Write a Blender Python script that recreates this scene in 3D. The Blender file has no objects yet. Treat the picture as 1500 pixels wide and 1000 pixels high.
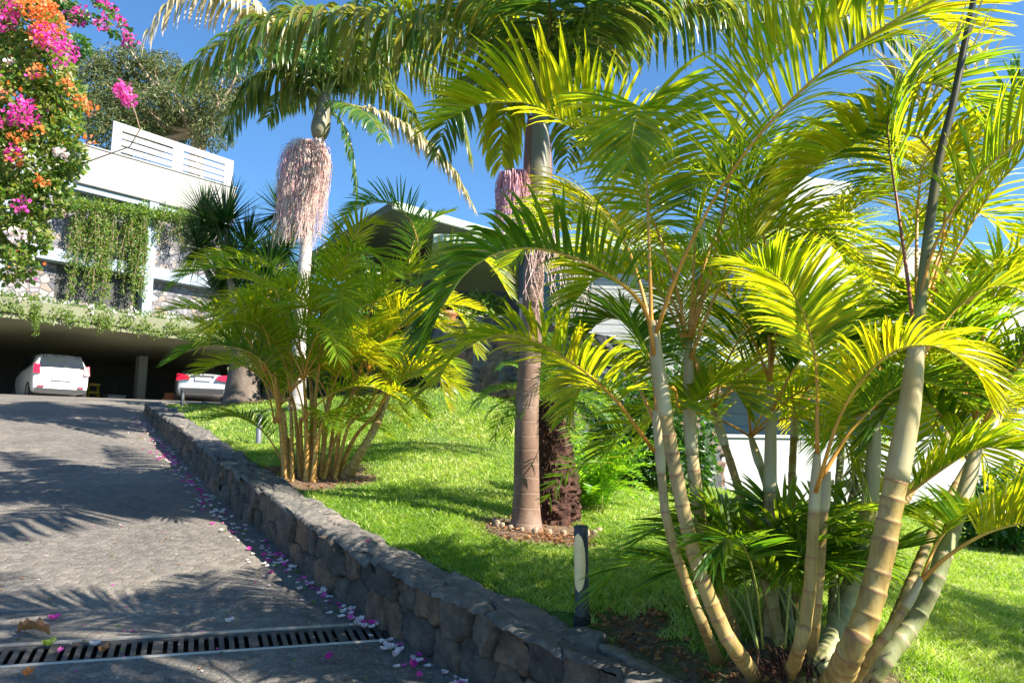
import bpy, math, random
import numpy as np
from mathutils import Vector

# ------------------------------------------------------------------ scene, camera, light
scene = bpy.context.scene
R = math.radians
PITCH = R(9.09)
CAM = np.array([0.0, 0.0, 1.6])
cam_d = bpy.data.cameras.new("camera"); cam_o = bpy.data.objects.new("camera", cam_d)
scene.collection.objects.link(cam_o); scene.camera = cam_o
cam_d.lens = 27.0; cam_d.sensor_width = 36.0; cam_d.clip_start = 0.05; cam_d.clip_end = 2000
cam_o.location = CAM; cam_o.rotation_euler = (R(90) + PITCH, 0, 0)

SUN_EL = R(40); SUN_AZ = math.atan2(-0.41, 0.91)      # direction towards the sun, in the ground plane
world = bpy.data.worlds.new("World"); scene.world = world; world.use_nodes = True
wn = world.node_tree; wn.nodes.clear()
wo = wn.nodes.new('ShaderNodeOutputWorld'); wb = wn.nodes.new('ShaderNodeBackground')
sk = wn.nodes.new('ShaderNodeTexSky'); sk.sky_type = 'NISHITA'; sk.sun_disc = False
sk.sun_elevation = SUN_EL; sk.sun_rotation = R(90) - SUN_AZ
sk.altitude = 300; sk.air_density = 1.0; sk.dust_density = 0.0; sk.ozone_density = 5.0
wb.inputs['Strength'].default_value = 0.056
tint = wn.nodes.new('ShaderNodeMix'); tint.data_type = 'RGBA'; tint.blend_type = 'MULTIPLY'; tint.inputs[0].default_value = 1.0
tint.inputs[7].default_value = (0.92, 1.26, 1.40, 1)          # clear mid-Atlantic blue
wn.links.new(sk.outputs[0], tint.inputs[6]); wn.links.new(tint.outputs[2], wb.inputs[0]); wn.links.new(wb.outputs[0], wo.inputs[0])
sun_d = bpy.data.lights.new("sun", 'SUN'); sun_d.energy = 5.0; sun_d.angle = R(0.5); sun_d.color = (1.0, 0.92, 0.78)
sun_o = bpy.data.objects.new("sun", sun_d); scene.collection.objects.link(sun_o)
sv = Vector((math.cos(SUN_AZ) * math.cos(SUN_EL), math.sin(SUN_AZ) * math.cos(SUN_EL), math.sin(SUN_EL)))
sun_o.rotation_euler = sv.to_track_quat('Z', 'Y').to_euler()
vs = scene.view_settings
vs.view_transform = 'Standard'; vs.look = 'None'; vs.gamma = 1.0; vs.exposure = 1.65; vs.use_curve_mapping = False
scene.cycles.max_bounces = 8; scene.cycles.transmission_bounces = 6; scene.cycles.transparent_max_bounces = 8
scene.cycles.use_denoising = True

# ------------------------------------------------------------------ helpers: points
rng = np.random.default_rng(7)
random.seed(7)
CP, SP = math.cos(PITCH), math.sin(PITCH)
def ray(px, py):
    u = (px - 750) / 1125.0; v = (500 - py) / 1125.0
    return np.array([u, CP - v * SP, SP + v * CP])
def at(px, py, Y):
    d = ray(px, py); return CAM + d * (Y / d[1])
def on_plane(px, py, P0, n):
    d = ray(px, py); P0 = np.array(P0, float); n = np.array(n, float)
    return CAM + d * (np.dot(P0 - CAM, n) / np.dot(d, n))
GA, GB = -0.075, 0.13
def on_slope(px, py):
    d = ray(px, py); return CAM + d * (1.6 / (GA * d[0] + GB * d[1] - d[2]))
def zd(x, y):                                   # the surface of the driveway
    s = (GA * np.asarray(x, float) + GB * np.asarray(y, float)) / 0.15
    a, b = 19.0, 27.0
    t = np.clip(s - a, 0, b - a)
    far = np.clip(s - b, 0, None)
    return 0.15 * np.minimum(s, a) + 0.15 * t - 0.12 * t * t / (2 * (b - a)) + 0.03 * np.clip(far, 0, 4)

# ------------------------------------------------------------------ helpers: objects
WLOC = {}
def tag(o, label=None, cat=None, group=None, kind=None):
    if label: o['label'] = label
    if cat: o['category'] = cat
    if group: o['group'] = group
    if kind: o['kind'] = kind
    return o
def thing(name, loc, label, cat, group=None):
    o = bpy.data.objects.new(name, None); scene.collection.objects.link(o)
    o.empty_display_size = 0.1
    o.location = loc; WLOC[o.name] = np.array(loc, float)
    return tag(o, label, cat, group)
def link_mesh(name, me, parent, origin):
    o = bpy.data.objects.new(name, me); scene.collection.objects.link(o)
    WLOC[o.name] = np.array(origin, float)
    if parent is not None:
        o.parent = parent; o.location = Vector(origin) - Vector(WLOC[parent.name])
    else:
        o.location = origin
    return o
def np_mesh(name, V, F, mats, parent=None, UV=None, midx=None, smooth=False, origin=None):
    """V (n,3) world points, F (m,4) quads or (m,3) triangles as one array, UV (n,2) per vertex."""
    V = np.asarray(V, np.float32).reshape(-1, 3); F = np.asarray(F, np.int32)
    if origin is None:
        lo, hi = V.min(0), V.max(0); origin = [(lo[0] + hi[0]) / 2, (lo[1] + hi[1]) / 2, lo[2]]
    V = V - np.array(origin, np.float32)
    k = F.shape[1]; me = bpy.data.meshes.new(name)
    me.vertices.add(len(V)); me.vertices.foreach_set('co', V.ravel())
    me.loops.add(F.size); me.loops.foreach_set('vertex_index', F.ravel())
    me.polygons.add(len(F)); me.polygons.foreach_set('loop_start', np.arange(0, F.size, k, dtype=np.int32))
    me.polygons.foreach_set('loop_total', np.full(len(F), k, np.int32))
    if not isinstance(mats, (list, tuple)): mats = [mats]
    for m in mats: me.materials.append(m)
    if midx is not None: me.polygons.foreach_set('material_index', np.asarray(midx, np.int32))
    me.polygons.foreach_set('use_smooth', np.full(len(F), smooth, bool))
    if UV is not None:
        ul = me.uv_layers.new(name='UVMap')
        ul.data.foreach_set('uv', np.asarray(UV, np.float32)[F.ravel()].ravel())
    me.update(); me.validate(clean_customdata=False)
    return link_mesh(name, me, parent, origin)

class MB:
    """Collects quads, boxes and tubes that are built as one mesh object."""
    def __init__(s): s.v = []; s.f = []; s.uv = []; s.m = []; s.sm = []
    def add(s, V, F, uv=None, m=0, smooth=False):
        b = len(s.v); s.v.extend([tuple(map(float, p)) for p in V])
        s.uv.extend([tuple(map(float, q)) for q in uv] if uv is not None else [(0, 0)] * len(V))
        for f in F: s.f.append(tuple(b + i for i in f)); s.m.append(m); s.sm.append(smooth)
    def box(s, o, ax, ay, az, x0, x1, y0, y1, z0, z1, m=0, bev=0.0):
        o, ax, ay, az = [np.array(q, float) for q in (o, ax, ay, az)]
        if bev <= 0:
            P = [o + ax * x + ay * y + az * z for z in (z0, z1) for x, y in ((x0, y0), (x1, y0), (x1, y1), (x0, y1))]
            s.add(P, [(3, 2, 1, 0), (4, 5, 6, 7), (0, 1, 5, 4), (1, 2, 6, 5), (2, 3, 7, 6), (3, 0, 4, 7)], m=m)
            return
        b = bev; rings = []
        for z, i in ((z0, b), (z0 + b, 0), (z1 - b, 0), (z1, b)):
            c = b
            ring = [(x0 + i + c * (i == 0), y0 + i), (x1 - i - c * (i == 0), y0 + i), (x1 - i, y0 + i + c * (i == 0)), (x1 - i, y1 - i - c * (i == 0)),
                    (x1 - i - c * (i == 0), y1 - i), (x0 + i + c * (i == 0), y1 - i), (x0 + i, y1 - i - c * (i == 0)), (x0 + i, y0 + i + c * (i == 0))]
            rings.append([o + ax * x + ay * y + az * z for x, y in ring])
        V = [p for r in rings for p in r]; F = [tuple(range(7, -1, -1)), tuple(range(24, 32))]
        for k in range(3):
            for i in range(8):
                j = (i + 1) % 8; F.append((k * 8 + i, k * 8 + j, k * 8 + 8 + j, k * 8 + 8 + i))
        s.add(V, F, m=m)
    def wbox(s, x0, x1, y0, y1, z0, z1, m=0, bev=0.0):
        s.box((0, 0, 0), (1, 0, 0), (0, 1, 0), (0, 0, 1), x0, x1, y0, y1, z0, z1, m, bev)
    def tube(s, pts, rad, n=8, m=0, caps=True, uvy=None, smooth=True):
        pts = [np.array(p, float) for p in pts]; k = len(pts)
        if np.isscalar(rad): rad = [rad] * k
        T = []
        for i in range(k):
            a = pts[min(i + 1, k - 1)] - pts[max(i - 1, 0)]; T.append(a / (np.linalg.norm(a) + 1e-9))
        ref = np.array([1.0, 0, 0]) if abs(T[0][0]) < 0.8 else np.array([0, 1.0, 0])
        V = []; UV = []; ln = 0.0
        for i in range(k):
            if i: ln += np.linalg.norm(pts[i] - pts[i - 1])
            ref = ref - np.dot(ref, T[i]) * T[i]; ref /= np.linalg.norm(ref); b = np.cross(T[i], ref)
            for j in range(n):
                a = 2 * math.pi * j / n
                V.append(pts[i] + rad[i] * (math.cos(a) * ref + math.sin(a) * b))
                UV.append((ln, uvy[i] if uvy is not None else j / n))
        F = []
        for i in range(k - 1):
            for j in range(n):
                q = (j + 1) % n; F.append((i * n + j, i * n + q, i * n + n + q, i * n + n + j))
        if caps: F.append(tuple(range(n - 1, -1, -1))); F.append(tuple(range((k - 1) * n, k * n)))
        s.add(V, F, UV, m, smooth)
    def build(s, name, mats, parent=None, origin=None):
        V = np.array(s.v, np.float32)
        if origin is None:
            lo, hi = V.min(0), V.max(0); origin = [(lo[0] + hi[0]) / 2, (lo[1] + hi[1]) / 2, lo[2]]
        V = V - np.array(origin, np.float32)
        me = bpy.data.meshes.new(name); me.from_pydata([tuple(p) for p in V.tolist()], [], s.f)
        if not isinstance(mats, (list, tuple)): mats = [mats]
        for m in mats: me.materials.append(m)
        me.polygons.foreach_set('material_index', s.m); me.polygons.foreach_set('use_smooth', s.sm)
        ul = me.uv_layers.new(name='UVMap'); li = np.zeros(len(me.loops), np.int32); me.loops.foreach_get('vertex_index', li)
        ul.data.foreach_set('uv', np.array(s.uv, np.float32)[li].ravel()); me.update()
        return link_mesh(name, me, parent, origin)

def spline(P, n):
    """Catmull-Rom through P, resampled evenly to n points."""
    P = np.array(P, float)
    if len(P) == 2: P = np.array([P[0], (P[0] + P[1]) / 2, P[1]])
    Q = np.vstack([2 * P[0] - P[1], P, 2 * P[-1] - P[-2]]); out = []
    for i in range(1, len(Q) - 2):
        for t in np.linspace(0, 1, 12, endpoint=False):
            a, b, c, d = Q[i - 1], Q[i], Q[i + 1], Q[i + 2]
            out.append(0.5 * (2 * b + (c - a) * t + (2 * a - 5 * b + 4 * c - d) * t * t + (3 * b - a - 3 * c + d) * t ** 3))
    out.append(Q[-2]); out = np.array(out)
    L = np.concatenate([[0], np.cumsum(np.linalg.norm(np.diff(out, axis=0), axis=1))])
    s = np.linspace(0, L[-1], n)
    return np.stack([np.interp(s, L, out[:, k]) for k in range(out.shape[1])], 1)
def nrm(a): return a / (np.linalg.norm(a, axis=-1, keepdims=True) + 1e-9)
def vnoise(x, y, seed=0, sc=1.0):
    """cheap smooth noise on arrays"""
    x = np.asarray(x, float) * sc; y = np.asarray(y, float) * sc
    xi = np.floor(x).astype(int); yi = np.floor(y).astype(int); fx = x - xi; fy = y - yi
    fx = fx * fx * (3 - 2 * fx); fy = fy * fy * (3 - 2 * fy)
    def h(a, b):
        v = np.sin(a * 127.1 + b * 311.7 + seed * 74.7) * 43758.5453
        return v - np.floor(v)
    return (h(xi, yi) * (1 - fx) + h(xi + 1, yi) * fx) * (1 - fy) + (h(xi, yi + 1) * (1 - fx) + h(xi + 1, yi + 1) * fx) * fy

# ------------------------------------------------------------------ materials
def new_mat(name):
    m = bpy.data.materials.new(name); m.use_nodes = True; nt = m.node_tree
    b = nt.nodes['Principled BSDF']; return m, nt, b
def N(nt, t, **kw):
    n = nt.nodes.new(t)
    for k, v in kw.items():
        if k in n.inputs.keys() if isinstance(k, str) else False: n.inputs[k].default_value = v
        else: setattr(n, k, v)
    return n
def ramp(nt, fac, stops):
    r = nt.nodes.new('ShaderNodeValToRGB'); el = r.color_ramp.elements
    while len(el) > 1: el.remove(el[-1])
    for i, (p, c) in enumerate(stops):
        e = el[0] if i == 0 else el.new(p); e.position = p; e.color = (c[0], c[1], c[2], 1)
    nt.links.new(fac, r.inputs[0]); return r.outputs[0]
def mixc(nt, fac, a, b, mode='MIX'):
    m = nt.nodes.new('ShaderNodeMix'); m.data_type = 'RGBA'; m.blend_type = mode
    for s, v in ((m.inputs[0], fac), (m.inputs[6], a), (m.inputs[7], b)):
        if isinstance(v, bpy.types.NodeSocket): nt.links.new(v, s)
        else: s.default_value = v if not isinstance(v, tuple) or len(v) == 4 else (*v, 1)
    return m.outputs[2]
def math_n(nt, op, a, b=0.0, clamp=False):
    m = nt.nodes.new('ShaderNodeMath'); m.operation = op; m.use_clamp = clamp
    for i, v in enumerate((a, b)):
        if isinstance(v, bpy.types.NodeSocket): nt.links.new(v, m.inputs[i])
        else: m.inputs[i].default_value = v
    return m.outputs[0]
def noise_n(nt, scale, detail=5, rough=0.55, coord='Object', stretch=None):
    tc = nt.nodes.new('ShaderNodeTexCoord'); n = nt.nodes.new('ShaderNodeTexNoise')
    n.inputs['Scale'].default_value = scale; n.inputs['Detail'].default_value = detail; n.inputs['Roughness'].default_value = rough
    src = tc.outputs[coord]
    if stretch:
        mp = nt.nodes.new('ShaderNodeMapping'); mp.inputs['Scale'].default_value = stretch
        nt.links.new(src, mp.inputs[0]); src = mp.outputs[0]
    nt.links.new(src, n.inputs['Vector']); return n.outputs['Fac']
def bump(nt, b, h, strength=0.4, dist=0.02):
    n = nt.nodes.new('ShaderNodeBump'); n.inputs['Strength'].default_value = strength; n.inputs['Distance'].default_value = dist
    nt.links.new(h, n.inputs['Height']); nt.links.new(n.outputs[0], b.inputs['Normal'])
def noisy(name, c1, c2, scale=6, rough=0.8, c3=None, bs=0.3, bd=0.01, stretch=None, metal=0.0, detail=6, spec=0.5):
    m, nt, b = new_mat(name)
    f = noise_n(nt, scale, detail, 0.6, stretch=stretch)
    st = [(0.3, c1), (0.55, c2)] + ([(0.72, c3)] if c3 else [])
    col = ramp(nt, f, st); nt.links.new(col, b.inputs['Base Color'])
    f2 = noise_n(nt, scale * 6, 6, 0.65, stretch=stretch)
    bump(nt, b, f2, bs, bd); b.inputs['Roughness'].default_value = rough; b.inputs['Metallic'].default_value = metal
    b.inputs['Specular IOR Level'].default_value = spec
    return m
def leaf_mat(name, cols, trans, tw=0.4, rough=0.38, tip=(0.30, 0.22, 0.08), tip_at=0.9, spec=0.5, objvar=0.35, seams=False):
    """cols: ramp over a per-leaf random number in uv.y; uv.x runs from base to tip."""
    m, nt, b = new_mat(name)
    uv = nt.nodes.new('ShaderNodeUVMap'); uv.uv_map = 'UVMap'; sp = nt.nodes.new('ShaderNodeSeparateXYZ'); nt.links.new(uv.outputs[0], sp.inputs[0])
    oi = nt.nodes.new('ShaderNodeObjectInfo')
    v = math_n(nt, 'ADD', math_n(nt, 'MULTIPLY', sp.outputs[1], 1 - objvar), math_n(nt, 'MULTIPLY', oi.outputs['Random'], objvar))
    col = ramp(nt, v, [(i / (len(cols) - 1) * 0.8 + 0.1, c) for i, c in enumerate(cols)])
    mot = noise_n(nt, 9, 3)
    col = mixc(nt, 1.0, col, ramp(nt, mot, [(0.3, (0.75, 0.75, 0.75)), (0.7, (1.2, 1.2, 1.2))]), 'MULTIPLY')
    tf = math_n(nt, 'MULTIPLY', math_n(nt, 'SUBTRACT', sp.outputs[0], math_n(nt, 'ADD', tip_at, math_n(nt, 'MULTIPLY', sp.outputs[1], 0.12))), 9.0, True)
    col2 = mixc(nt, tf, col, tip)
    nt.links.new(col2, b.inputs['Base Color']); b.inputs['Roughness'].default_value = rough
    b.inputs['Specular IOR Level'].default_value = spec
    tr = nt.nodes.new('ShaderNodeBsdfTranslucent')
    tc = mixc(nt, 1.0, ramp(nt, v, [(0.1, trans[0]), (0.9, trans[1])]), ramp(nt, mot, [(0.3, (0.8, 0.8, 0.8)), (0.7, (1.1, 1.1, 1.1))]), 'MULTIPLY')
    tc = mixc(nt, tf, tc, tip)
    nt.links.new(tc, tr.inputs[0])
    mx = nt.nodes.new('ShaderNodeMixShader'); mx.inputs[0].default_value = tw
    nt.links.new(b.outputs[0], mx.inputs[1]); nt.links.new(tr.outputs[0], mx.inputs[2])
    nt.links.new(mx.outputs[0], nt.nodes['Material Output'].inputs[0])
    return m

M = {}
M['areca_leaf'] = leaf_mat('areca_leaf', [(0.035, 0.13, 0.014), (0.07, 0.21, 0.018), (0.16, 0.30, 0.02), (0.32, 0.36, 0.03)],
                           [(0.42, 0.68, 0.012), (1.0, 0.86, 0.015)], 0.60, 0.3, tip=(0.35, 0.25, 0.06), tip_at=0.87)
M['areca_dark'] = leaf_mat('areca_dark_leaf', [(0.018, 0.08, 0.010), (0.04, 0.13, 0.015), (0.07, 0.18, 0.015)],
                           [(0.18, 0.45, 0.01), (0.55, 0.65, 0.02)], 0.48, 0.3)
M['areca_yellow'] = leaf_mat('areca_yellow_leaf', [(0.10, 0.22, 0.01), (0.25, 0.30, 0.01), (0.40, 0.34, 0.02)],
                             [(0.60, 0.72, 0.01), (0.98, 0.80, 0.01)], 0.58, 0.3, tip=(0.5, 0.3, 0.05))
M['king_leaf'] = leaf_mat('king_palm_leaf', [(0.02, 0.075, 0.022), (0.035, 0.11, 0.025), (0.08, 0.16, 0.02), (0.22, 0.20, 0.06)],
                          [(0.12, 0.32, 0.02), (0.60, 0.55, 0.05)], 0.34, 0.33, tip=(0.36, 0.27, 0.12), tip_at=0.86)
M['dry_leaf'] = leaf_mat('dry_palm_leaf', [(0.16, 0.17, 0.05), (0.42, 0.34, 0.16), (0.62, 0.54, 0.34)],
                         [(0.5, 0.5, 0.1), (0.8, 0.65, 0.3)], 0.4, 0.5, tip=(0.6, 0.5, 0.35), tip_at=0.5)
M['date_leaf'] = leaf_mat('date_palm_leaf', [(0.02, 0.09, 0.012), (0.06, 0.17, 0.02)], [(0.15, 0.4, 0.02), (0.4, 0.6, 0.02)], 0.4, 0.35)
M['yucca_leaf'] = leaf_mat('yucca_leaf', [(0.012, 0.045, 0.012), (0.025, 0.08, 0.015), (0.06, 0.13, 0.02)], [(0.06, 0.2, 0.01), (0.2, 0.35, 0.03)], 0.2, 0.3)
M['fern_leaf'] = leaf_mat('fern_leaf', [(0.04, 0.16, 0.01), (0.12, 0.30, 0.01), (0.22, 0.40, 0.02)], [(0.3, 0.7, 0.02), (0.6, 0.85, 0.02)], 0.5, 0.4)
M['shrub_leaf'] = leaf_mat('shrub_leaf', [(0.012, 0.04, 0.01), (0.03, 0.09, 0.015), (0.06, 0.15, 0.02)], [(0.1, 0.3, 0.02), (0.2, 0.45, 0.02)], 0.3, 0.4)
M['boug_leaf'] = leaf_mat('bougainvillea_leaf', [(0.02, 0.07, 0.015), (0.05, 0.13, 0.02), (0.12, 0.20, 0.03), (0.25, 0.25, 0.08)], [(0.15, 0.4, 0.03), (0.5, 0.6, 0.05)], 0.35, 0.4)
M['vine_leaf'] = leaf_mat('vine_leaf', [(0.03, 0.09, 0.015), (0.09, 0.17, 0.03), (0.2, 0.27, 0.05)], [(0.2, 0.45, 0.03), (0.5, 0.6, 0.05)], 0.4, 0.45)
M['euca_leaf'] = leaf_mat('eucalyptus_leaf', [(0.02, 0.055, 0.02), (0.045, 0.09, 0.025), (0.09, 0.13, 0.03), (0.15, 0.14, 0.05)], [(0.15, 0.2, 0.05), (0.3, 0.3, 0.08)], 0.25, 0.5)
M['grass'] = leaf_mat('grass_blade', [(0.08, 0.16, 0.016), (0.20, 0.31, 0.04), (0.38, 0.46, 0.10), (0.58, 0.56, 0.25)],
                      [(0.25, 0.55, 0.01), (0.6, 0.8, 0.03)], 0.42, 0.45, tip=(0.3, 0.3, 0.06), tip_at=0.95, objvar=0.0)
def petal_mat(name, cols, tr, tw=0.45): return leaf_mat(name, cols, tr, tw, 0.6, tip=cols[-1], tip_at=3)
M['petal_pink'] = petal_mat('magenta_petal', [(0.55, 0.02, 0.30), (0.80, 0.06, 0.45), (0.85, 0.18, 0.50)], [(0.9, 0.05, 0.5), (1, 0.2, 0.6)])
M['petal_orange'] = petal_mat('orange_petal', [(0.75, 0.14, 0.02), (0.85, 0.26, 0.05), (0.85, 0.32, 0.15)], [(0.95, 0.2, 0.02), (1, 0.4, 0.1)])
M['petal_pale'] = petal_mat('pale_petal', [(0.75, 0.55, 0.58), (0.82, 0.72, 0.72), (0.85, 0.82, 0.78)], [(0.9, 0.7, 0.7), (0.9, 0.85, 0.8)], 0.3)
M['tassel'] = noisy('flower_strand', (0.60, 0.33, 0.32), (0.72, 0.54, 0.49), 8, 0.8, (0.78, 0.70, 0.60), 0.1)
M['tassel_pink'] = noisy('pink_flower_strand', (0.42, 0.16, 0.22), (0.60, 0.30, 0.36), 8, 0.8, (0.72, 0.50, 0.50), 0.1)
M['tassel_dry'] = noisy('dry_flower_strand', (0.45, 0.38, 0.33), (0.62, 0.56, 0.50), 8, 0.9, None, 0.1)

def stem_mat(name, low, mid, high, ring, pale=0.55):
    m, nt, b = new_mat(name)
    uv = nt.nodes.new('ShaderNodeUVMap'); sp = nt.nodes.new('ShaderNodeSeparateXYZ'); nt.links.new(uv.outputs[0], sp.inputs[0])
    f = noise_n(nt, 16, 7, 0.7, stretch=(1, 1, 0.22))
    col = ramp(nt, f, [(0.32, low), (0.5, mid), (0.68, high)])
    w = noise_n(nt, 2.2, 3, 0.5)
    col = mixc(nt, ramp(nt, w, [(0.45, (0, 0, 0)), (0.6, (pale, pale, pale))]), col, (0.50, 0.48, 0.38))
    rg = ramp(nt, sp.outputs[1], [(0.78, (0, 0, 0)), (1.0, (0.8, 0.8, 0.8))])
    col = mixc(nt, rg, col, ring)
    nt.links.new(col, b.inputs['Base Color']); b.inputs['Roughness'].default_value = 0.6
    dirt = noise_n(nt, 11, 8, 0.75); nd_ = b.inputs['Base Color'].links[0].from_socket
    nt.links.new(mixc(nt, ramp(nt, dirt, [(0.54, (0, 0, 0)), (0.66, (0.65, 0.65, 0.65))]), nd_, (0.10, 0.075, 0.04)), b.inputs['Base Color'])
    f2 = noise_n(nt, 60, 5); bump(nt, b, f2, 0.25, 0.004)
    return m
M['areca_stem'] = stem_mat('areca_stem', (0.17, 0.10, 0.025), (0.33, 0.225, 0.06), (0.40, 0.32, 0.14), (0.22, 0.09, 0.05), 0.22)
M['areca_stem_green'] = stem_mat('areca_green_stem', (0.08, 0.11, 0.03), (0.20, 0.21, 0.07), (0.32, 0.33, 0.17), (0.42, 0.30, 0.20), 0.25)
M['areca_stem_orange'] = stem_mat('areca_orange_stem', (0.30, 0.12, 0.02), (0.46, 0.24, 0.04), (0.50, 0.36, 0.10), (0.18, 0.07, 0.03), 0.1)
M['crownshaft'] = noisy('areca_sheath', (0.30, 0.17, 0.07), (0.42, 0.38, 0.22), 4, 0.4, (0.50, 0.49, 0.40), 0.15, 0.004, stretch=(1, 1, 0.25))
def rachis_mat(name, c0, c1, c2):
    m, nt, b = new_mat(name)
    uv = nt.nodes.new('ShaderNodeUVMap'); sp = nt.nodes.new('ShaderNodeSeparateXYZ'); nt.links.new(uv.outputs[0], sp.inputs[0])
    col = ramp(nt, sp.outputs[1], [(0.0, c0), (0.4, c1), (0.9, c2)])
    f = noise_n(nt, 12, 4); col = mixc(nt, 1.0, col, ramp(nt, f, [(0.3, (0.7, 0.65, 0.6)), (0.7, (1.2, 1.2, 1.2))]), 'MULTIPLY')
    nt.links.new(col, b.inputs['Base Color']); b.inputs['Roughness'].default_value = 0.35
    return m
M['rachis'] = rachis_mat('areca_midrib', (0.55, 0.24, 0.04), (0.56, 0.32, 0.05), (0.40, 0.40, 0.06))
M['rachis_green'] = rachis_mat('green_midrib', (0.22, 0.26, 0.06), (0.26, 0.30, 0.06), (0.25, 0.26, 0.06))
M['rachis_dark'] = rachis_mat('dark_midrib', (0.24, 0.26, 0.08), (0.10, 0.09, 0.03), (0.06, 0.05, 0.02))
M['rachis_red'] = rachis_mat('red_brown_midrib', (0.30, 0.10, 0.04), (0.25, 0.08, 0.03), (0.20, 0.12, 0.03))
def ringed_trunk(name, cols, ringc, per):
    m, nt, b = new_mat(name)
    uv = nt.nodes.new('ShaderNodeUVMap'); sp = nt.nodes.new('ShaderNodeSeparateXYZ'); nt.links.new(uv.outputs[0], sp.inputs[0])
    f = noise_n(nt, 4, 6, 0.65, stretch=(1, 1, 0.6)); col = ramp(nt, f, [(0.3, cols[0]), (0.5, cols[1]), (0.7, cols[2])])
    ww = math_n(nt, 'ADD', math_n(nt, 'MULTIPLY', sp.outputs[0], 1.0 / per), math_n(nt, 'MULTIPLY', noise_n(nt, 3, 2), 0.5))
    fr = math_n(nt, 'FRACT', ww); rg = ramp(nt, fr, [(0.0, (1, 1, 1)), (0.12, (0, 0, 0)), (0.95, (0, 0, 0)), (1.0, (1, 1, 1))])
    col = mixc(nt, math_n(nt, 'MULTIPLY', rg, 0.55), col, ringc)
    nt.links.new(col, b.inputs['Base Color']); b.inputs['Roughness'].default_value = 0.8
    h = math_n(nt, 'SUBTRACT', noise_n(nt, 40, 6, 0.7, stretch=(1, 1, 2)), math_n(nt, 'MULTIPLY', rg, 0.8)); bump(nt, b, h, 0.5, 0.006)
    return m
M['king_trunk'] = ringed_trunk('king_palm_bark', [(0.10, 0.055, 0.035), (0.17, 0.10, 0.07), (0.28, 0.20, 0.16)], (0.25, 0.17, 0.13), 0.11)
M['king_trunk_pale'] = ringed_trunk('pale_king_palm_bark', [(0.30, 0.25, 0.235), (0.44, 0.39, 0.37), (0.54, 0.50, 0.48)], (0.35, 0.28, 0.26), 0.13)
M['king_shaft'] = noisy('king_palm_crownshaft', (0.09, 0.085, 0.05), (0.17, 0.155, 0.10), 3, 0.45, (0.28, 0.27, 0.20), 0.2, 0.004, stretch=(1, 1, 0.3))
M['brown_sheath'] = noisy('brown_sheath', (0.08, 0.03, 0.02), (0.18, 0.08, 0.05), 5, 0.6, (0.26, 0.14, 0.10), 0.3, 0.006, stretch=(1, 1, 0.2))
M['root_mass'] = noisy('fibrous_trunk', (0.035, 0.014, 0.010), (0.12, 0.05, 0.035), 22, 0.95, (0.26, 0.12, 0.09), 1.0, 0.03)
M['bark'] = noisy('tree_bark', (0.16, 0.13, 0.10), (0.28, 0.24, 0.20), 5, 0.9, (0.40, 0.34, 0.28), 0.6, 0.02, stretch=(1, 1, 0.35))
M['bark_tan'] = noisy('tan_bark', (0.28, 0.20, 0.14), (0.42, 0.31, 0.22), 5, 0.85, (0.5, 0.4, 0.3), 0.4, 0.02, stretch=(1, 1, 0.35))
M['twig'] = noisy('twig', (0.18, 0.12, 0.08), (0.3, 0.2, 0.13), 9, 0.9)

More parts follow.
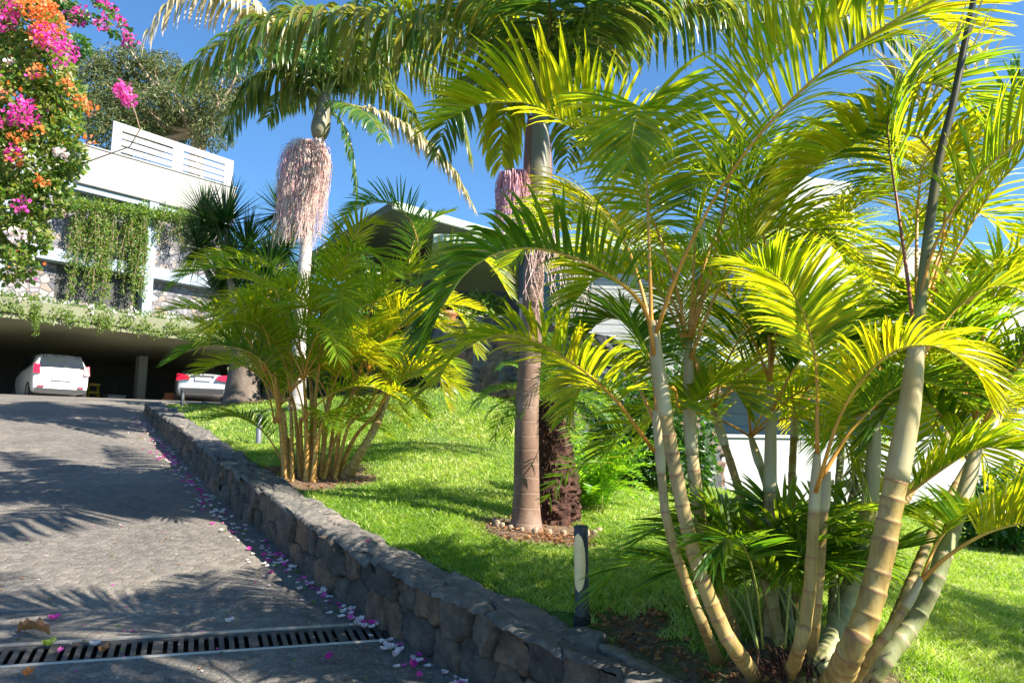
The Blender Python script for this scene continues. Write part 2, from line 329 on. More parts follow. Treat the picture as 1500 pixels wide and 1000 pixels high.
# ------------------------------------------------------------------ materials: ground and walls
def ground_mats():
    # driveway: small dark basalt setts, worn
    m, nt, b = new_mat('basalt_setts'); tc = nt.nodes.new('ShaderNodeTexCoord')
    vo = nt.nodes.new('ShaderNodeTexVoronoi'); vo.feature = 'DISTANCE_TO_EDGE'; vo.inputs['Scale'].default_value = 17
    vc = nt.nodes.new('ShaderNodeTexVoronoi'); vc.inputs['Scale'].default_value = 17
    for v in (vo, vc): v.inputs['Randomness'].default_value = 0.55; nt.links.new(tc.outputs['Object'], v.inputs['Vector'])
    sp = nt.nodes.new('ShaderNodeSeparateColor'); nt.links.new(vc.outputs['Color'], sp.inputs[0])
    col = ramp(nt, sp.outputs[0], [(0, (0.085, 0.077, 0.069)), (0.5, (0.115, 0.105, 0.094)), (1, (0.155, 0.14, 0.125))])
    big = noise_n(nt, 0.8, 6, 0.65); col = mixc(nt, 1.0, col, ramp(nt, big, [(0.3, (0.62, 0.62, 0.64)), (0.5, (1, 1, 1)), (0.7, (1.5, 1.42, 1.32))]), 'MULTIPLY')
    sand = noise_n(nt, 55, 6, 0.75); col = mixc(nt, ramp(nt, sand, [(0.52, (0, 0, 0)), (0.66, (0.8, 0.8, 0.8))]), col, (0.30, 0.275, 0.245))
    j = ramp(nt, vo.outputs['Distance'], [(0.0, (0.3, 0.3, 0.3)), (0.10, (0, 0, 0))])
    col = mixc(nt, j, col, (0.11, 0.10, 0.09)); nt.links.new(col, b.inputs['Base Color'])
    b.inputs['Roughness'].default_value = 0.75
    h = math_n(nt, 'ADD', math_n(nt, 'MINIMUM', vo.outputs['Distance'], 0.12), math_n(nt, 'MULTIPLY', noise_n(nt, 60, 5, 0.7), 0.12))
    bump(nt, b, h, 1.0, 0.03); M['setts'] = m
    # lawn soil with attribute mask
    m, nt, b = new_mat('lawn_soil')
    at_ = nt.nodes.new('ShaderNodeUVMap'); sp = nt.nodes.new('ShaderNodeSeparateXYZ'); nt.links.new(at_.outputs[0], sp.inputs[0])
    g = ramp(nt, noise_n(nt, 30, 6, 0.7), [(0.3, (0.035, 0.09, 0.008)), (0.6, (0.08, 0.17, 0.012)), (0.75, (0.14, 0.2, 0.03))])
    s = ramp(nt, noise_n(nt, 45, 8, 0.75), [(0.3, (0.05, 0.03, 0.018)), (0.5, (0.15, 0.09, 0.055)), (0.62, (0.28, 0.18, 0.11)), (0.75, (0.45, 0.33, 0.24))])
    col = mixc(nt, sp.outputs[0], g, s); nt.links.new(col, b.inputs['Base Color']); b.inputs['Roughness'].default_value = 0.95
    bump(nt, b, noise_n(nt, 50, 6, 0.7), 0.9, 0.03); M['lawn_soil'] = m
    # masonry: per-stone colour in uv.x, joint in uv.y
    def stone(name, cols, joint, sc=9, tint=None):
        m, nt, b = new_mat(name)
        at_ = nt.nodes.new('ShaderNodeUVMap'); sp = nt.nodes.new('ShaderNodeSeparateXYZ'); nt.links.new(at_.outputs[0], sp.inputs[0])
        col = ramp(nt, sp.outputs[0], [(i / (len(cols) - 1), c) for i, c in enumerate(cols)])
        n1 = noise_n(nt, sc, 9, 0.72); col = mixc(nt, 1.0, col, ramp(nt, n1, [(0.3, (0.38, 0.38, 0.40)), (0.5, (1, 1, 1)), (0.70, (1.9, 1.75, 1.6))]), 'MULTIPLY')
        pale = noise_n(nt, sc * 1.6, 6, 0.7); col = mixc(nt, ramp(nt, pale, [(0.60, (0, 0, 0)), (0.74, (0.4, 0.4, 0.4))]), col, (0.36, 0.33, 0.30))
        col = mixc(nt, ramp(nt, sp.outputs[1], [(0.4, (0, 0, 0)), (0.9, (0.85, 0.85, 0.85))]), col, joint)
        nt.links.new(col, b.inputs['Base Color']); b.inputs['Roughness'].default_value = 0.85
        bump(nt, b, noise_n(nt, sc * 5, 9, 0.75), 0.9, 0.015); return m
    M['wall_stone'] = stone('basalt_rubble', [(0.060, 0.048, 0.040), (0.10, 0.080, 0.064), (0.12, 0.088, 0.066), (0.065, 0.057, 0.050), (0.18, 0.105, 0.062), (0.105, 0.085, 0.068)], (0.008, 0.007, 0.006))
    M['cap_stone'] = stone('slate_coping', [(0.085, 0.08, 0.075), (0.15, 0.14, 0.125), (0.11, 0.105, 0.10), (0.22, 0.19, 0.165)], (0.02, 0.018, 0.016), 12)
    M['rock_wall'] = stone('terrace_rubble', [(0.05, 0.055, 0.06), (0.09, 0.095, 0.10), (0.22, 0.12, 0.07), (0.06, 0.065, 0.07), (0.18, 0.19, 0.20), (0.07, 0.07, 0.075)], (0.015, 0.015, 0.015), 5)
    M['sunlit_stone'] = stone('sunlit_rubble', [(0.35, 0.34, 0.33), (0.45, 0.43, 0.41), (0.28, 0.27, 0.27), (0.5, 0.44, 0.4)], (0.12, 0.12, 0.12), 5)  # terrace wall top: sunlight painted in as paler stone
ground_mats()
def facade_stone():
    m, nt, b = new_mat('facade_rubble'); tc = nt.nodes.new('ShaderNodeTexCoord')
    vo = nt.nodes.new('ShaderNodeTexVoronoi'); vo.feature = 'DISTANCE_TO_EDGE'; vo.inputs['Scale'].default_value = 4.5
    vc = nt.nodes.new('ShaderNodeTexVoronoi'); vc.inputs['Scale'].default_value = 4.5
    for v in (vo, vc): nt.links.new(tc.outputs['Object'], v.inputs['Vector'])
    sp = nt.nodes.new('ShaderNodeSeparateColor'); nt.links.new(vc.outputs['Color'], sp.inputs[0])
    col = ramp(nt, sp.outputs[0], [(0, (0.10, 0.10, 0.12)), (0.35, (0.22, 0.21, 0.23)), (0.6, (0.26, 0.25, 0.27)), (0.86, (0.26, 0.20, 0.17)), (1, (0.18, 0.17, 0.19))])
    col = mixc(nt, ramp(nt, vo.outputs['Distance'], [(0, (0.8, 0.8, 0.8)), (0.06, (0, 0, 0))]), col, (0.08, 0.08, 0.08))
    nt.links.new(col, b.inputs['Base Color']); b.inputs['Roughness'].default_value = 0.9
    bump(nt, b, math_n(nt, 'MINIMUM', vo.outputs['Distance'], 0.1), 0.8, 0.3); M['facade_stone'] = m
facade_stone()
def plaster(name, c, stain=(0.35, 0.30, 0.24), amt=0.5, sc=1.2):
    m, nt, b = new_mat(name)
    f = noise_n(nt, sc, 8, 0.7, stretch=(1, 1, 0.35)); col = ramp(nt, f, [(0.35, tuple(x * 0.9 for x in c)), (0.6, c)])
    g = noise_n(nt, sc * 2.2, 8, 0.7, stretch=(1, 1, 0.3)); col = mixc(nt, ramp(nt, g, [(0.58, (0, 0, 0)), (0.75, (amt, amt, amt))]), col, stain)
    nt.links.new(col, b.inputs['Base Color']); b.inputs['Roughness'].default_value = 0.8
    bump(nt, b, noise_n(nt, 30, 5), 0.15, 0.01); return m
M['white'] = plaster('white_plaster', (0.40, 0.40, 0.41), (0.42, 0.40, 0.36), amt=0.45)
M['white_old'] = plaster('weathered_white_plaster', (0.30, 0.295, 0.28), (0.10, 0.09, 0.07), amt=0.8, sc=0.8)
M['white_paint'] = plaster('white_painted_metal', (0.33, 0.33, 0.34), (0.2, 0.19, 0.17), amt=0.4)
M['shaded_white'] = plaster('shaded_white_plaster', (0.26, 0.32, 0.38), amt=0.3)  # white plaster with bluish shade put into its colour
M['concrete'] = plaster('concrete', (0.40, 0.39, 0.36), amt=0.4)
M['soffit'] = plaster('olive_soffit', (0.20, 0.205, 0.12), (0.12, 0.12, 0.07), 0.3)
M['planter'] = plaster('dark_green_concrete', (0.16, 0.17, 0.10), (0.07, 0.08, 0.04), 0.7)  # dark greenish concrete with darker random patches
M['fascia'] = plaster('pale_green_fascia', (0.36, 0.43, 0.35), (0.25, 0.3, 0.24), 0.3)
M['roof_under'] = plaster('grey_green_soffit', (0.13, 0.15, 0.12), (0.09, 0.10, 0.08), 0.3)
M['grey_wall'] = plaster('pale_grey_cladding', (0.34, 0.35, 0.36), amt=0.3)
M['shade_wall'] = plaster('shade_dark_wall', (0.05, 0.04, 0.035), amt=0.1)  # shade under the wide roof painted into the wall colour
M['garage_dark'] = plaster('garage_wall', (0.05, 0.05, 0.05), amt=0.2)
def simple(name, c, rough=0.4, metal=0.0, spec=0.5, coat=0.0):
    m, nt, b = new_mat(name); f = noise_n(nt, 14, 4)
    col = mixc(nt, 1.0, (*c, 1), ramp(nt, f, [(0.3, (0.88, 0.88, 0.88)), (0.7, (1.08, 1.08, 1.08))]), 'MULTIPLY')
    nt.links.new(col, b.inputs['Base Color']); b.inputs['Roughness'].default_value = rough; b.inputs['Metallic'].default_value = metal
    b.inputs['Specular IOR Level'].default_value = spec; b.inputs['Coat Weight'].default_value = coat
    return m
M['glass'] = simple('dark_glass', (0.02, 0.025, 0.03), 0.06)
M['glass_teal'] = simple('teal_glass', (0.05, 0.12, 0.13), 0.1)
M['car_white'] = simple('white_car_paint', (0.78, 0.78, 0.80), 0.25, coat=0.6)
M['car_silver'] = simple('silver_car_paint', (0.55, 0.57, 0.60), 0.3, 0.5, coat=0.6)
M['red_lamp'] = simple('red_lamp', (0.55, 0.01, 0.04), 0.15)
M['black_plastic'] = simple('black_plastic', (0.02, 0.02, 0.022), 0.5)
M['tyre'] = simple('tyre_rubber', (0.02, 0.02, 0.02), 0.85)
M['rim'] = simple('wheel_rim', (0.45, 0.46, 0.48), 0.35, 0.8)
M['plate'] = simple('number_plate', (0.75, 0.75, 0.72), 0.5)
M['bollard'] = simple('anthracite_metal', (0.035, 0.045, 0.058), 0.55, 0.2)
M['bollard_grey'] = simple('grey_metal', (0.16, 0.17, 0.21), 0.5, 0.2)  # lighter copy of the bollard metal, sunlight put into its colour
M['lens'] = simple('cream_lens', (0.82, 0.66, 0.34), 0.35)
M['grate'] = noisy('iron_grate', (0.035, 0.035, 0.038), (0.09, 0.085, 0.08), 20, 0.6, (0.16, 0.12, 0.10), 0.4, metal=0.3)
M['rail_tan'] = noisy('grate_rim', (0.28, 0.22, 0.18), (0.42, 0.36, 0.30), 12, 0.7, (0.5, 0.45, 0.4), 0.3)
M['pit'] = simple('drain_pit', (0.012, 0.012, 0.012), 0.95)
M['yucca_bark'] = noisy('yucca_bark', (0.07, 0.055, 0.045), (0.13, 0.10, 0.08), 5, 0.9, (0.20, 0.16, 0.13), 0.7, 0.02, stretch=(1, 1, 0.35))
M['terracotta'] = noisy('terracotta', (0.45, 0.14, 0.06), (0.60, 0.22, 0.11), 8, 0.8)
M['dead_leaf'] = leaf_mat('dead_leaf', [(0.20, 0.08, 0.03), (0.34, 0.15, 0.06), (0.42, 0.24, 0.10)], [(0.3, 0.12, 0.03), (0.4, 0.2, 0.05)], 0.15, 0.7)
M['yellow'] = simple('yellow_paint', (0.60, 0.42, 0.02), 0.5)
M['edging'] = noisy('edging_stone', (0.16, 0.11, 0.08), (0.34, 0.26, 0.18), 12, 0.9, (0.5, 0.42, 0.3), 0.6)

# ------------------------------------------------------------------ plants: generators
UP = np.array([0, 0, 1.0])
def frond_arrays(P, n=40, L=0.4, w=0.03, s0=0.25, s1=0.99, sw0=68, sw1=28, vee=15, droop=1.2, roll=0, k=5, seed=0, fold=0.22,
                 prof=(0.55, 1.0, 0.4), jit=5, curl=0.0, B=None):
    r = np.random.default_rng(seed + 11)
    Q = spline(P, 48); T = nrm(np.gradient(Q, axis=0))
    if B is None:
        h = Q[-1] - Q[0]; h[2] = 0
        if np.linalg.norm(h) < 1e-3: h = np.array([1.0, 0, 0])
        B = np.cross(nrm(h), UP)
    Bs = B[None] - (T @ B)[:, None] * T; Bs = nrm(Bs); Ns = np.cross(Bs, T)
    if roll:
        c, s_ = math.cos(R(roll)), math.sin(R(roll)); Bs, Ns = c * Bs + s_ * Ns, c * Ns - s_ * Bs
    S = np.linspace(0, 1, 48); ss = s0 + (s1 - s0) * (np.arange(n) + 0.5) / n
    Vs, UVs = [], []
    for side in (-1, 1):
        s = np.clip(ss + r.normal(0, 0.25 / n, n), s0, 0.995); q = (s - s0) / (s1 - s0)
        ip = lambda A: np.stack([np.interp(s, S, A[:, j]) for j in range(3)], 1)
        p, t, b, nn = ip(Q), nrm(ip(T)), nrm(ip(Bs)), nrm(ip(Ns))
        sw = np.radians(sw0 + (sw1 - sw0) * q ** 1.3 + r.normal(0, jit, n)); ve = np.radians(vee + r.normal(0, jit, n))
        d = np.cos(sw)[:, None] * t + np.sin(sw)[:, None] * (side * np.cos(ve)[:, None] * b + np.sin(ve)[:, None] * nn)
        ln = L * np.where(q < 0.4, prof[0] + (prof[1] - prof[0]) * np.sin(q / 0.4 * math.pi / 2), prof[1] + (prof[2] - prof[1]) * ((q - 0.4) / 0.6) ** 1.6) * r.uniform(0.88, 1.08, n)
        wv = nrm(t - np.sum(t * d, 1)[:, None] * d); rnd = r.uniform(0, 1, n)
        tw = r.normal(0, 0.25, n); dr = droop * r.uniform(0.75, 1.3, n); ww = w * r.uniform(0.85, 1.15, n) * (0.6 + 0.4 * np.sin(np.clip(q, 0, 1) * math.pi))
        verts = np.zeros((n, k + 1, 3, 3)); uv = np.zeros((n, k + 1, 3, 2))
        for j in range(k + 1):
            u = j / k
            prof_w = (0.45 + 0.55 * min(1, u / 0.25)) * (1 - max(0, (u - 0.35) / 0.65) ** 1.8 * 0.94)
            wv2 = nrm(wv - np.sum(wv * d, 1)[:, None] * d); nv = np.cross(d, wv2)
            wr = np.cos(tw)[:, None] * wv2 + np.sin(tw)[:, None] * nv; nr = np.cross(d, wr)
            hw = (ww * prof_w / 2)[:, None]
            verts[:, j, 0] = p - wr * hw; verts[:, j, 2] = p + wr * hw; verts[:, j, 1] = p + nr * hw * fold * 2 * np.where(nr[:, 2:3] > 0, -1, 1)
            uv[:, j, :, 0] = u; uv[:, j, :, 1] = rnd[:, None]
            if j < k:
                p = p + d * (ln / k)[:, None]
                d = nrm(d + (np.array([0, 0, -1.0])[None] * (dr * (ln / k) * (0.5 + 1.5 * u))[:, None]) + (t * curl * (ln / k)[:, None]))
        Vs.append(verts.reshape(-1, 3)); UVs.append(uv.reshape(-1, 2))
    V = np.concatenate(Vs); UV = np.concatenate(UVs); nl = 2 * n
    base = (np.arange(nl) * (k + 1) * 3)[:, None, None]; jj = (np.arange(k) * 3)[None, :, None]
    qa = np.array([[0, 1, 4, 3], [1, 2, 5, 4]])
    F = (base[..., None] + jj[..., None] + qa[None, None]).reshape(-1, 4)
    return Q, V, F, UV
def add_frond(parent, P, leaf='areca_leaf', rachis='rachis', r0=0.012, r1=0.003, sub=True, **kw):
    Q, V, F, UV = frond_arrays(P, **kw)
    mb = MB(); kk = 18; Qi = spline(Q[::6], kk)
    mb.tube(Qi, [r0 + (r1 - r0) * (i / (kk - 1)) ** 0.7 for i in range(kk)], 6, uvy=[i / (kk - 1) for i in range(kk)])
    f = mb.build('frond', M[rachis], parent)
    np_mesh('leaflets', V, F, M[leaf], f, UV)
    return f
def arch(P0, az, e0, length, bend, n=9, power=1.3, side=0.0):
    """path that starts at elevation e0 (degrees) and bends down by `bend` degrees"""
    p = np.array(P0, float); out = [p.copy()]; ds = length / (n - 1)
    for i in range(n - 1):
        u = (i + 0.5) / (n - 1); e = R(e0 - bend * u ** power); a = R(az + side * u)
        p = p + ds * np.array([math.cos(e) * math.cos(a), math.cos(e) * math.sin(a), math.sin(e)]); out.append(p.copy())
    return out
def leaves_in(centers, radii, n, size, seed=0, shell=0.5, aspect=0.55, droop=0.3, sizevar=0.4):
    """n leaf quads spread through ellipsoids; returns V (n,4,3) and UV"""
    r = np.random.default_rng(seed); centers = np.array(centers, float); radii = np.array(radii, float)
    if radii.ndim == 1: radii = np.repeat(radii[:, None], 3, 1)
    vol = radii.prod(1) ** 0.7; c = r.choice(len(centers), n, p=vol / vol.sum())
    d = nrm(r.normal(size=(n, 3))); rad = r.uniform(0, 1, n) ** (1 / 3.0); rad = shell + (1 - shell) * rad
    rad *= 0.75 + 0.5 * vnoise(d[:, 0] * 2 + c, d[:, 1] * 2 + d[:, 2] * 2, seed, 1.5)
    p = centers[c] + d * radii[c] * rad[:, None]
    a = nrm(r.normal(size=(n, 3)) + d * 0.8 - UP * droop); b = nrm(np.cross(a, r.normal(size=(n, 3))))
    s = size * r.uniform(1 - sizevar, 1 + sizevar, n)[:, None]
    nn = np.cross(a, b)
    V = np.stack([p, p + a * s * 0.5 + b * s * aspect / 2 + nn * s * 0.08, p + a * s, p + a * s * 0.5 - b * s * aspect / 2 + nn * s * 0.08], 1)
    rn = r.uniform(0, 1, n); UV = np.zeros((n, 4, 2)); UV[:, :, 1] = rn[:, None]; UV[:, 1:, 0] = [0.5, 0.85, 0.5]
    return V, UV
def leaf_obj(name, V, UV, mat, parent=None):
    n = len(V); F = np.arange(n * 4).reshape(n, 4)
    return np_mesh(name, V.reshape(-1, 3), F, mat, parent, UV.reshape(-1, 2))
def areca_stem(parent, path, r0, r1, mat='areca_stem', node=0.09, flare=1.7, seed=0, shaft=0.0, shaft_r=None):
    r0 *= 0.86; r1 *= 0.88; shaft_r = shaft_r * 0.88 if shaft_r else None
    r = random.Random(seed); Q = spline(path, 60); Q = np.vstack([[Q[0] + (Q[0] - Q[1]) / np.linalg.norm(Q[0] - Q[1]) * 0.16 - np.array([0, 0, 0.03])], Q])
    L = np.concatenate([[0], np.cumsum(np.linalg.norm(np.diff(Q, axis=0), axis=1))]); tot = L[-1]
    ev = lambda s: np.array([np.interp(s, L, Q[:, k]) for k in range(3)])
    rad = lambda s: (r0 + (r1 - r0) * s / tot) * (1 + (flare - 1) * math.exp(-max(0, s - 0.15) / (1.8 * r0)))
    pts, rr, uy = [], [], []; s = 0.0; end = tot - shaft
    while s < end:
        q = rad(s)
        for ds, k, u in ((0.0, 1.06, 0.9), (0.005, 1.10, 1.0), (0.011, 1.02, 0.4), (0.022, 0.985, 0.0)):
            if s + ds < end: pts.append(ev(s + ds)); rr.append(q * k); uy.append(u)
        s += max(0.035, node * (0.5 + 0.9 * s / tot) * r.uniform(0.6, 1.45))
    pts.append(ev(end)); rr.append(rad(end)); uy.append(0)
    mb = MB(); mb.tube(pts, rr, 14, uvy=uy); o = mb.build('stem', M[mat], parent)
    if shaft > 0:
        sr = shaft_r or rad(end) * 1.25; mb = MB(); k = 14
        P = [ev(end - 0.01 + (shaft + 0.01) * i / (k - 1)) for i in range(k)]
        mb.tube(P, [rad(end) * 1.09 + (sr - rad(end)) * min(1, i / 2.5) - (sr * 0.45) * (i / (k - 1)) ** 2.2 for i in range(k)], 14)
        mb.build('crownshaft', M['crownshaft'], parent)
    return o
def px_path(L): return [at(*q) for q in L]

def strands(parent, name, top, spread, length, n, mat, rad=0.004, seed=0, bulge=0.5, push=None, wav=0.02, outer=None):
    r = random.Random(seed); mb = MB()
    for i in range(n):
        a = r.uniform(0, 2 * math.pi); q = math.sqrt(r.random()) if outer is None else r.uniform(outer, 1)
        ox, oy = math.cos(a) * spread[0] * q, math.sin(a) * spread[1] * q
        l = length * r.uniform(0.55, 1.05); pts = []; ph = r.uniform(0, 6.3); k = 9
        tz = r.uniform(-0.12, 0.05) * length
        for j in range(k):
            u = j / (k - 1); o = min(1, u * 5) ** 0.5 if bulge else 1
            rise = 0.10 * length * math.sin(min(1, u * 4) * math.pi) * q * bulge
            x = top[0] + ox * o + math.sin(ph + u * 9) * wav * u + (push[0] * u if push else 0)
            y = top[1] + oy * o + math.cos(ph + u * 7) * wav * u + (push[1] * u if push else 0)
            pts.append((x, y, top[2] + tz * q + rise - l * u))
        mb.tube(pts, [rad * (1 - 0.5 * j / (k - 1)) for j in range(k)], 3, caps=False)
    return mb.build(name, M[mat], parent)

# ------------------------------------------------------------------ driveway, retaining wall, lawn
wall_px = [(688, 1000), (649, 979), (559, 922), (480, 866), (400, 799), (300, 706), (215, 612)]
base = [on_slope(*p)[:2] for p in wall_px]
d0 = nrm(base[0] - base[3])
near = [base[0] + d0 * 8 + np.array([1.6, 0.6]), base[0] + d0 * 4 + np.array([0.5, 0.2]), base[0] + d0 * 1.8 + np.array([0.1, 0.04])]
e_ = base[-1]
far = [e_ + np.array([-0.35, 0.85]), e_ + np.array([-0.30, 2.1]), e_ + np.array([0.4, 4.2]), e_ + np.array([1.6, 8.0]), e_ + np.array([3.5, 13.0])]
WL = spline(near + base + far, 500)
WT = nrm(np.gradient(WL, axis=0)); WN = np.stack([WT[:, 1], -WT[:, 0]], 1)          # normal towards the lawn
WS = np.concatenate([[0], np.cumsum(np.linalg.norm(np.diff(WL, axis=0), axis=1))])
i_end = int(np.argmin(np.linalg.norm(WL - e_, axis=1))); S_END = WS[i_end]
def wh(s):                                         # height of the wall along its length
    return np.interp(s, [0, S_END - 5, S_END, S_END + 2.5, S_END + 6], [0.35, 0.36, 0.26, 0.14, 0.05])
def wall_dist(x, y):
    P = np.stack([np.ravel(x), np.ravel(y)], 1); best = np.full(len(P), 1e9); sd = np.zeros(len(P)); ss = np.zeros(len(P))
    for i in range(0, len(WL), 2):
        v = P - WL[i]; d = np.einsum('ij,ij->i', v, v); m = d < best; best[m] = d[m]
        sd[m] = (v @ WN[i])[m]; ss[m] = WS[i]
    return np.sign(sd) * np.sqrt(best), ss
CAPW = 0.34
ctl = []
for i in range(0, 500, 6):
    p = WL[i] + WN[i] * (CAPW - 0.02); b0 = WL[i]
    ctl.append((p[0], p[1], float(zd(*b0)) + float(wh(WS[i])) - 0.022))
for q in [(853, 905, 3.87), (460, 702, 7.46), (770, 772, 6.0), (378, 655, 10.1), (266, 601, 16.0), (355, 587, 14.0), (437, 600, 11.5), (650, 572, 11.0),
          (560, 650, 9.0), (600, 720, 7.0), (750, 607, 10.0), (880, 690, 9.0), (1000, 717, 10.0), (1300, 747, 12.0), (1500, 792, 9.5), (1500, 900, 5.0),
          (1180, 990, 3.08), (1300, 850, 5.0), (1050, 800, 6.0), (1500, 1000, 3.6)]:
    ctl.append(tuple(at(*q)))
ctl += [(4, 0, .35), (3, -2, .25), (8, 2, .4), (9, 6, .5), (12, 12, .7), (6, 13, .75), (0, 15, 1.6), (-4, 16, 2.7), (-5, 20, 3.2), (-2, 22, 2.6), (3, 18, 1.2), (12, 18, .7)]
ctl = np.array(ctl)
def _phi(r): return r * r * np.log(r + 1e-6)
def _fit():
    A = np.linalg.norm(ctl[:, None, :2] - ctl[None, :, :2], axis=2); n = len(ctl)
    K = _phi(A) + np.eye(n) * 0.004; Pm = np.column_stack([np.ones(n), ctl[:, :2]])
    S = np.block([[K, Pm], [Pm.T, np.zeros((3, 3))]]); return np.linalg.solve(S, np.concatenate([ctl[:, 2], np.zeros(3)]))
_w = _fit()
def hl(x, y):                                      # the surface of the lawn
    x = np.ravel(x).astype(float); y = np.ravel(y).astype(float)
    A = np.sqrt((x[:, None] - ctl[None, :, 0]) ** 2 + (y[:, None] - ctl[None, :, 1]) ** 2)
    return _phi(A) @ _w[:-3] + _w[-3] + _w[-2] * x + _w[-1] * y
def hl1(x, y): return float(hl([x], [y])[0])
def lawn_at(px, py, Y0=6.0):
    """point of the lawn seen at a pixel"""
    d = ray(px, py); lo, prev = None, None
    for Y in np.arange(1.5, 30, 0.05):
        P = CAM + d * (Y / d[1])
        if P[2] < hl1(P[0], P[1]): return np.array([P[0], P[1], hl1(P[0], P[1])])
    return CAM + d * (Y0 / d[1])
# base ground sheet
def make_ground():
    xs = np.concatenate([[-900, -400, -150, -80], np.linspace(-50, 50, 41), [80, 150, 400, 900]])
    X, Y = np.meshgrid(xs, xs, indexing='ij')
    Z = np.clip(GA * X + GB * Y, -7, 3.0) - 0.75
    Z = np.where(X > 3, np.minimum(Z, -0.15), Z)
    V = np.stack([X, Y, Z], -1).reshape(-1, 3); n = len(xs)
    I = np.arange(n * n).reshape(n, n); F = np.stack([I[:-1, :-1], I[1:, :-1], I[1:, 1:], I[:-1, 1:]], -1).reshape(-1, 4)
    tag(np_mesh('ground', V, F, M['lawn_soil'], smooth=True, UV=np.full((len(V), 2), 0.5)), kind='structure')
make_ground()
# driveway in the grate's frame
ga, gb = on_slope(0, 960)[:2], on_slope(556, 924)[:2]
ge = nrm(gb - ga); gn = np.array([-ge[1], ge[0]]); GW = 0.135          # half width of the drain
def make_drive():
    qs = np.arange(-28, 16, 0.16)
    ps = np.concatenate([np.arange(-7, -GW - 0.05, 0.16), [-GW], [GW], np.arange(GW + 0.1, 40, 0.16)])
    Pq, Pp = np.meshgrid(qs, ps, indexing='ij'); X = ga[0] + ge[0] * Pq + gn[0] * Pp; Y = ga[1] + ge[1] * Pq + gn[1] * Pp
    sd, ss = wall_dist(X, Y); sd = sd.reshape(X.shape); ss = ss.reshape(X.shape)
    keep = (sd[:-1, :-1] < 0.22) | ((ss[:-1, :-1] > S_END + 9))
    j = int(np.where(np.isclose(ps, -GW))[0][0]); keep[:, j] = False
    Z = zd(X, Y) + 0.004 * (vnoise(X, Y, 3, 1.3) - 0.5) * (np.abs(Pp) > 0.3)
    V = np.stack([X, Y, Z], -1).reshape(-1, 3); I = np.arange(X.size).reshape(X.shape)
    F = np.stack([I[:-1, :-1], I[1:, :-1], I[1:, 1:], I[:-1, 1:]], -1)[keep].reshape(-1, 4)
    used = np.unique(F); mp = np.zeros(len(V), int); mp[used] = np.arange(len(used))
    tag(np_mesh('driveway', V[used], mp[F], M['setts'], smooth=True), kind='structure')
make_drive()
SLN = nrm(np.array([-GA, -GB, 1.0])); GE3 = nrm(np.array([ge[0], ge[1], GA * ge[0] + GB * ge[1]])); GN3 = np.cross(SLN, GE3)
def make_drain():
    q1 = float(np.dot(gb - ga, ge)) + 0.02; q0 = -4.0
    P0 = np.array([ga[0], ga[1], float(zd(*ga))])
    t = thing('drain_grate', P0 + GE3 * q1 / 2, 'black iron slot grate running across the cobbled driveway to the foot of the low wall', 'drain grate')
    a = (P0, GE3, GN3, SLN); g = GW - 0.004
    mb = MB(); mb.box(*a, q0, q1, -g, -g + 0.030, -0.022, -0.004, bev=0.003); mb.box(*a, q0, q1, g - 0.030, g, -0.022, -0.004, bev=0.003)
    x = q0 + 0.02; i = 0
    while x < q1 - 0.03:
        big = i % 9 == 8
        mb.box(*a, x, x + (0.05 if big else 0.026), -g + 0.029, g - 0.029, -0.020, -0.0055, bev=0.002); x += 0.072 if big else 0.050; i += 1
    mb.build('slotted_cover', M['grate'], t)
    for s, m in ((1, 'rail_tan'), (-1, 'concrete')):
        mb = MB(); mb.box(*a, q0, q1 + 0.004, s * GW - 0.006 + (0.004 if s > 0 else -0.012), s * GW + 0.006 + (0.012 if s > 0 else -0.004), -0.03, 0.005, bev=0.002); mb.build('rim', M[m], t)
    mb = MB(); mb.box(*a, q0, q1, -GW, GW, -0.2, -0.17); mb.box(*a, q0, q1, -GW - 0.01, -GW, -0.17, -0.02); mb.box(*a, q0, q1, GW, GW + 0.01, -0.17, -0.02); mb.box(*a, q1, q1 + 0.02, -GW, GW, -0.17, -0.002)
    mb.build('channel', M['pit'], t)
make_drain()
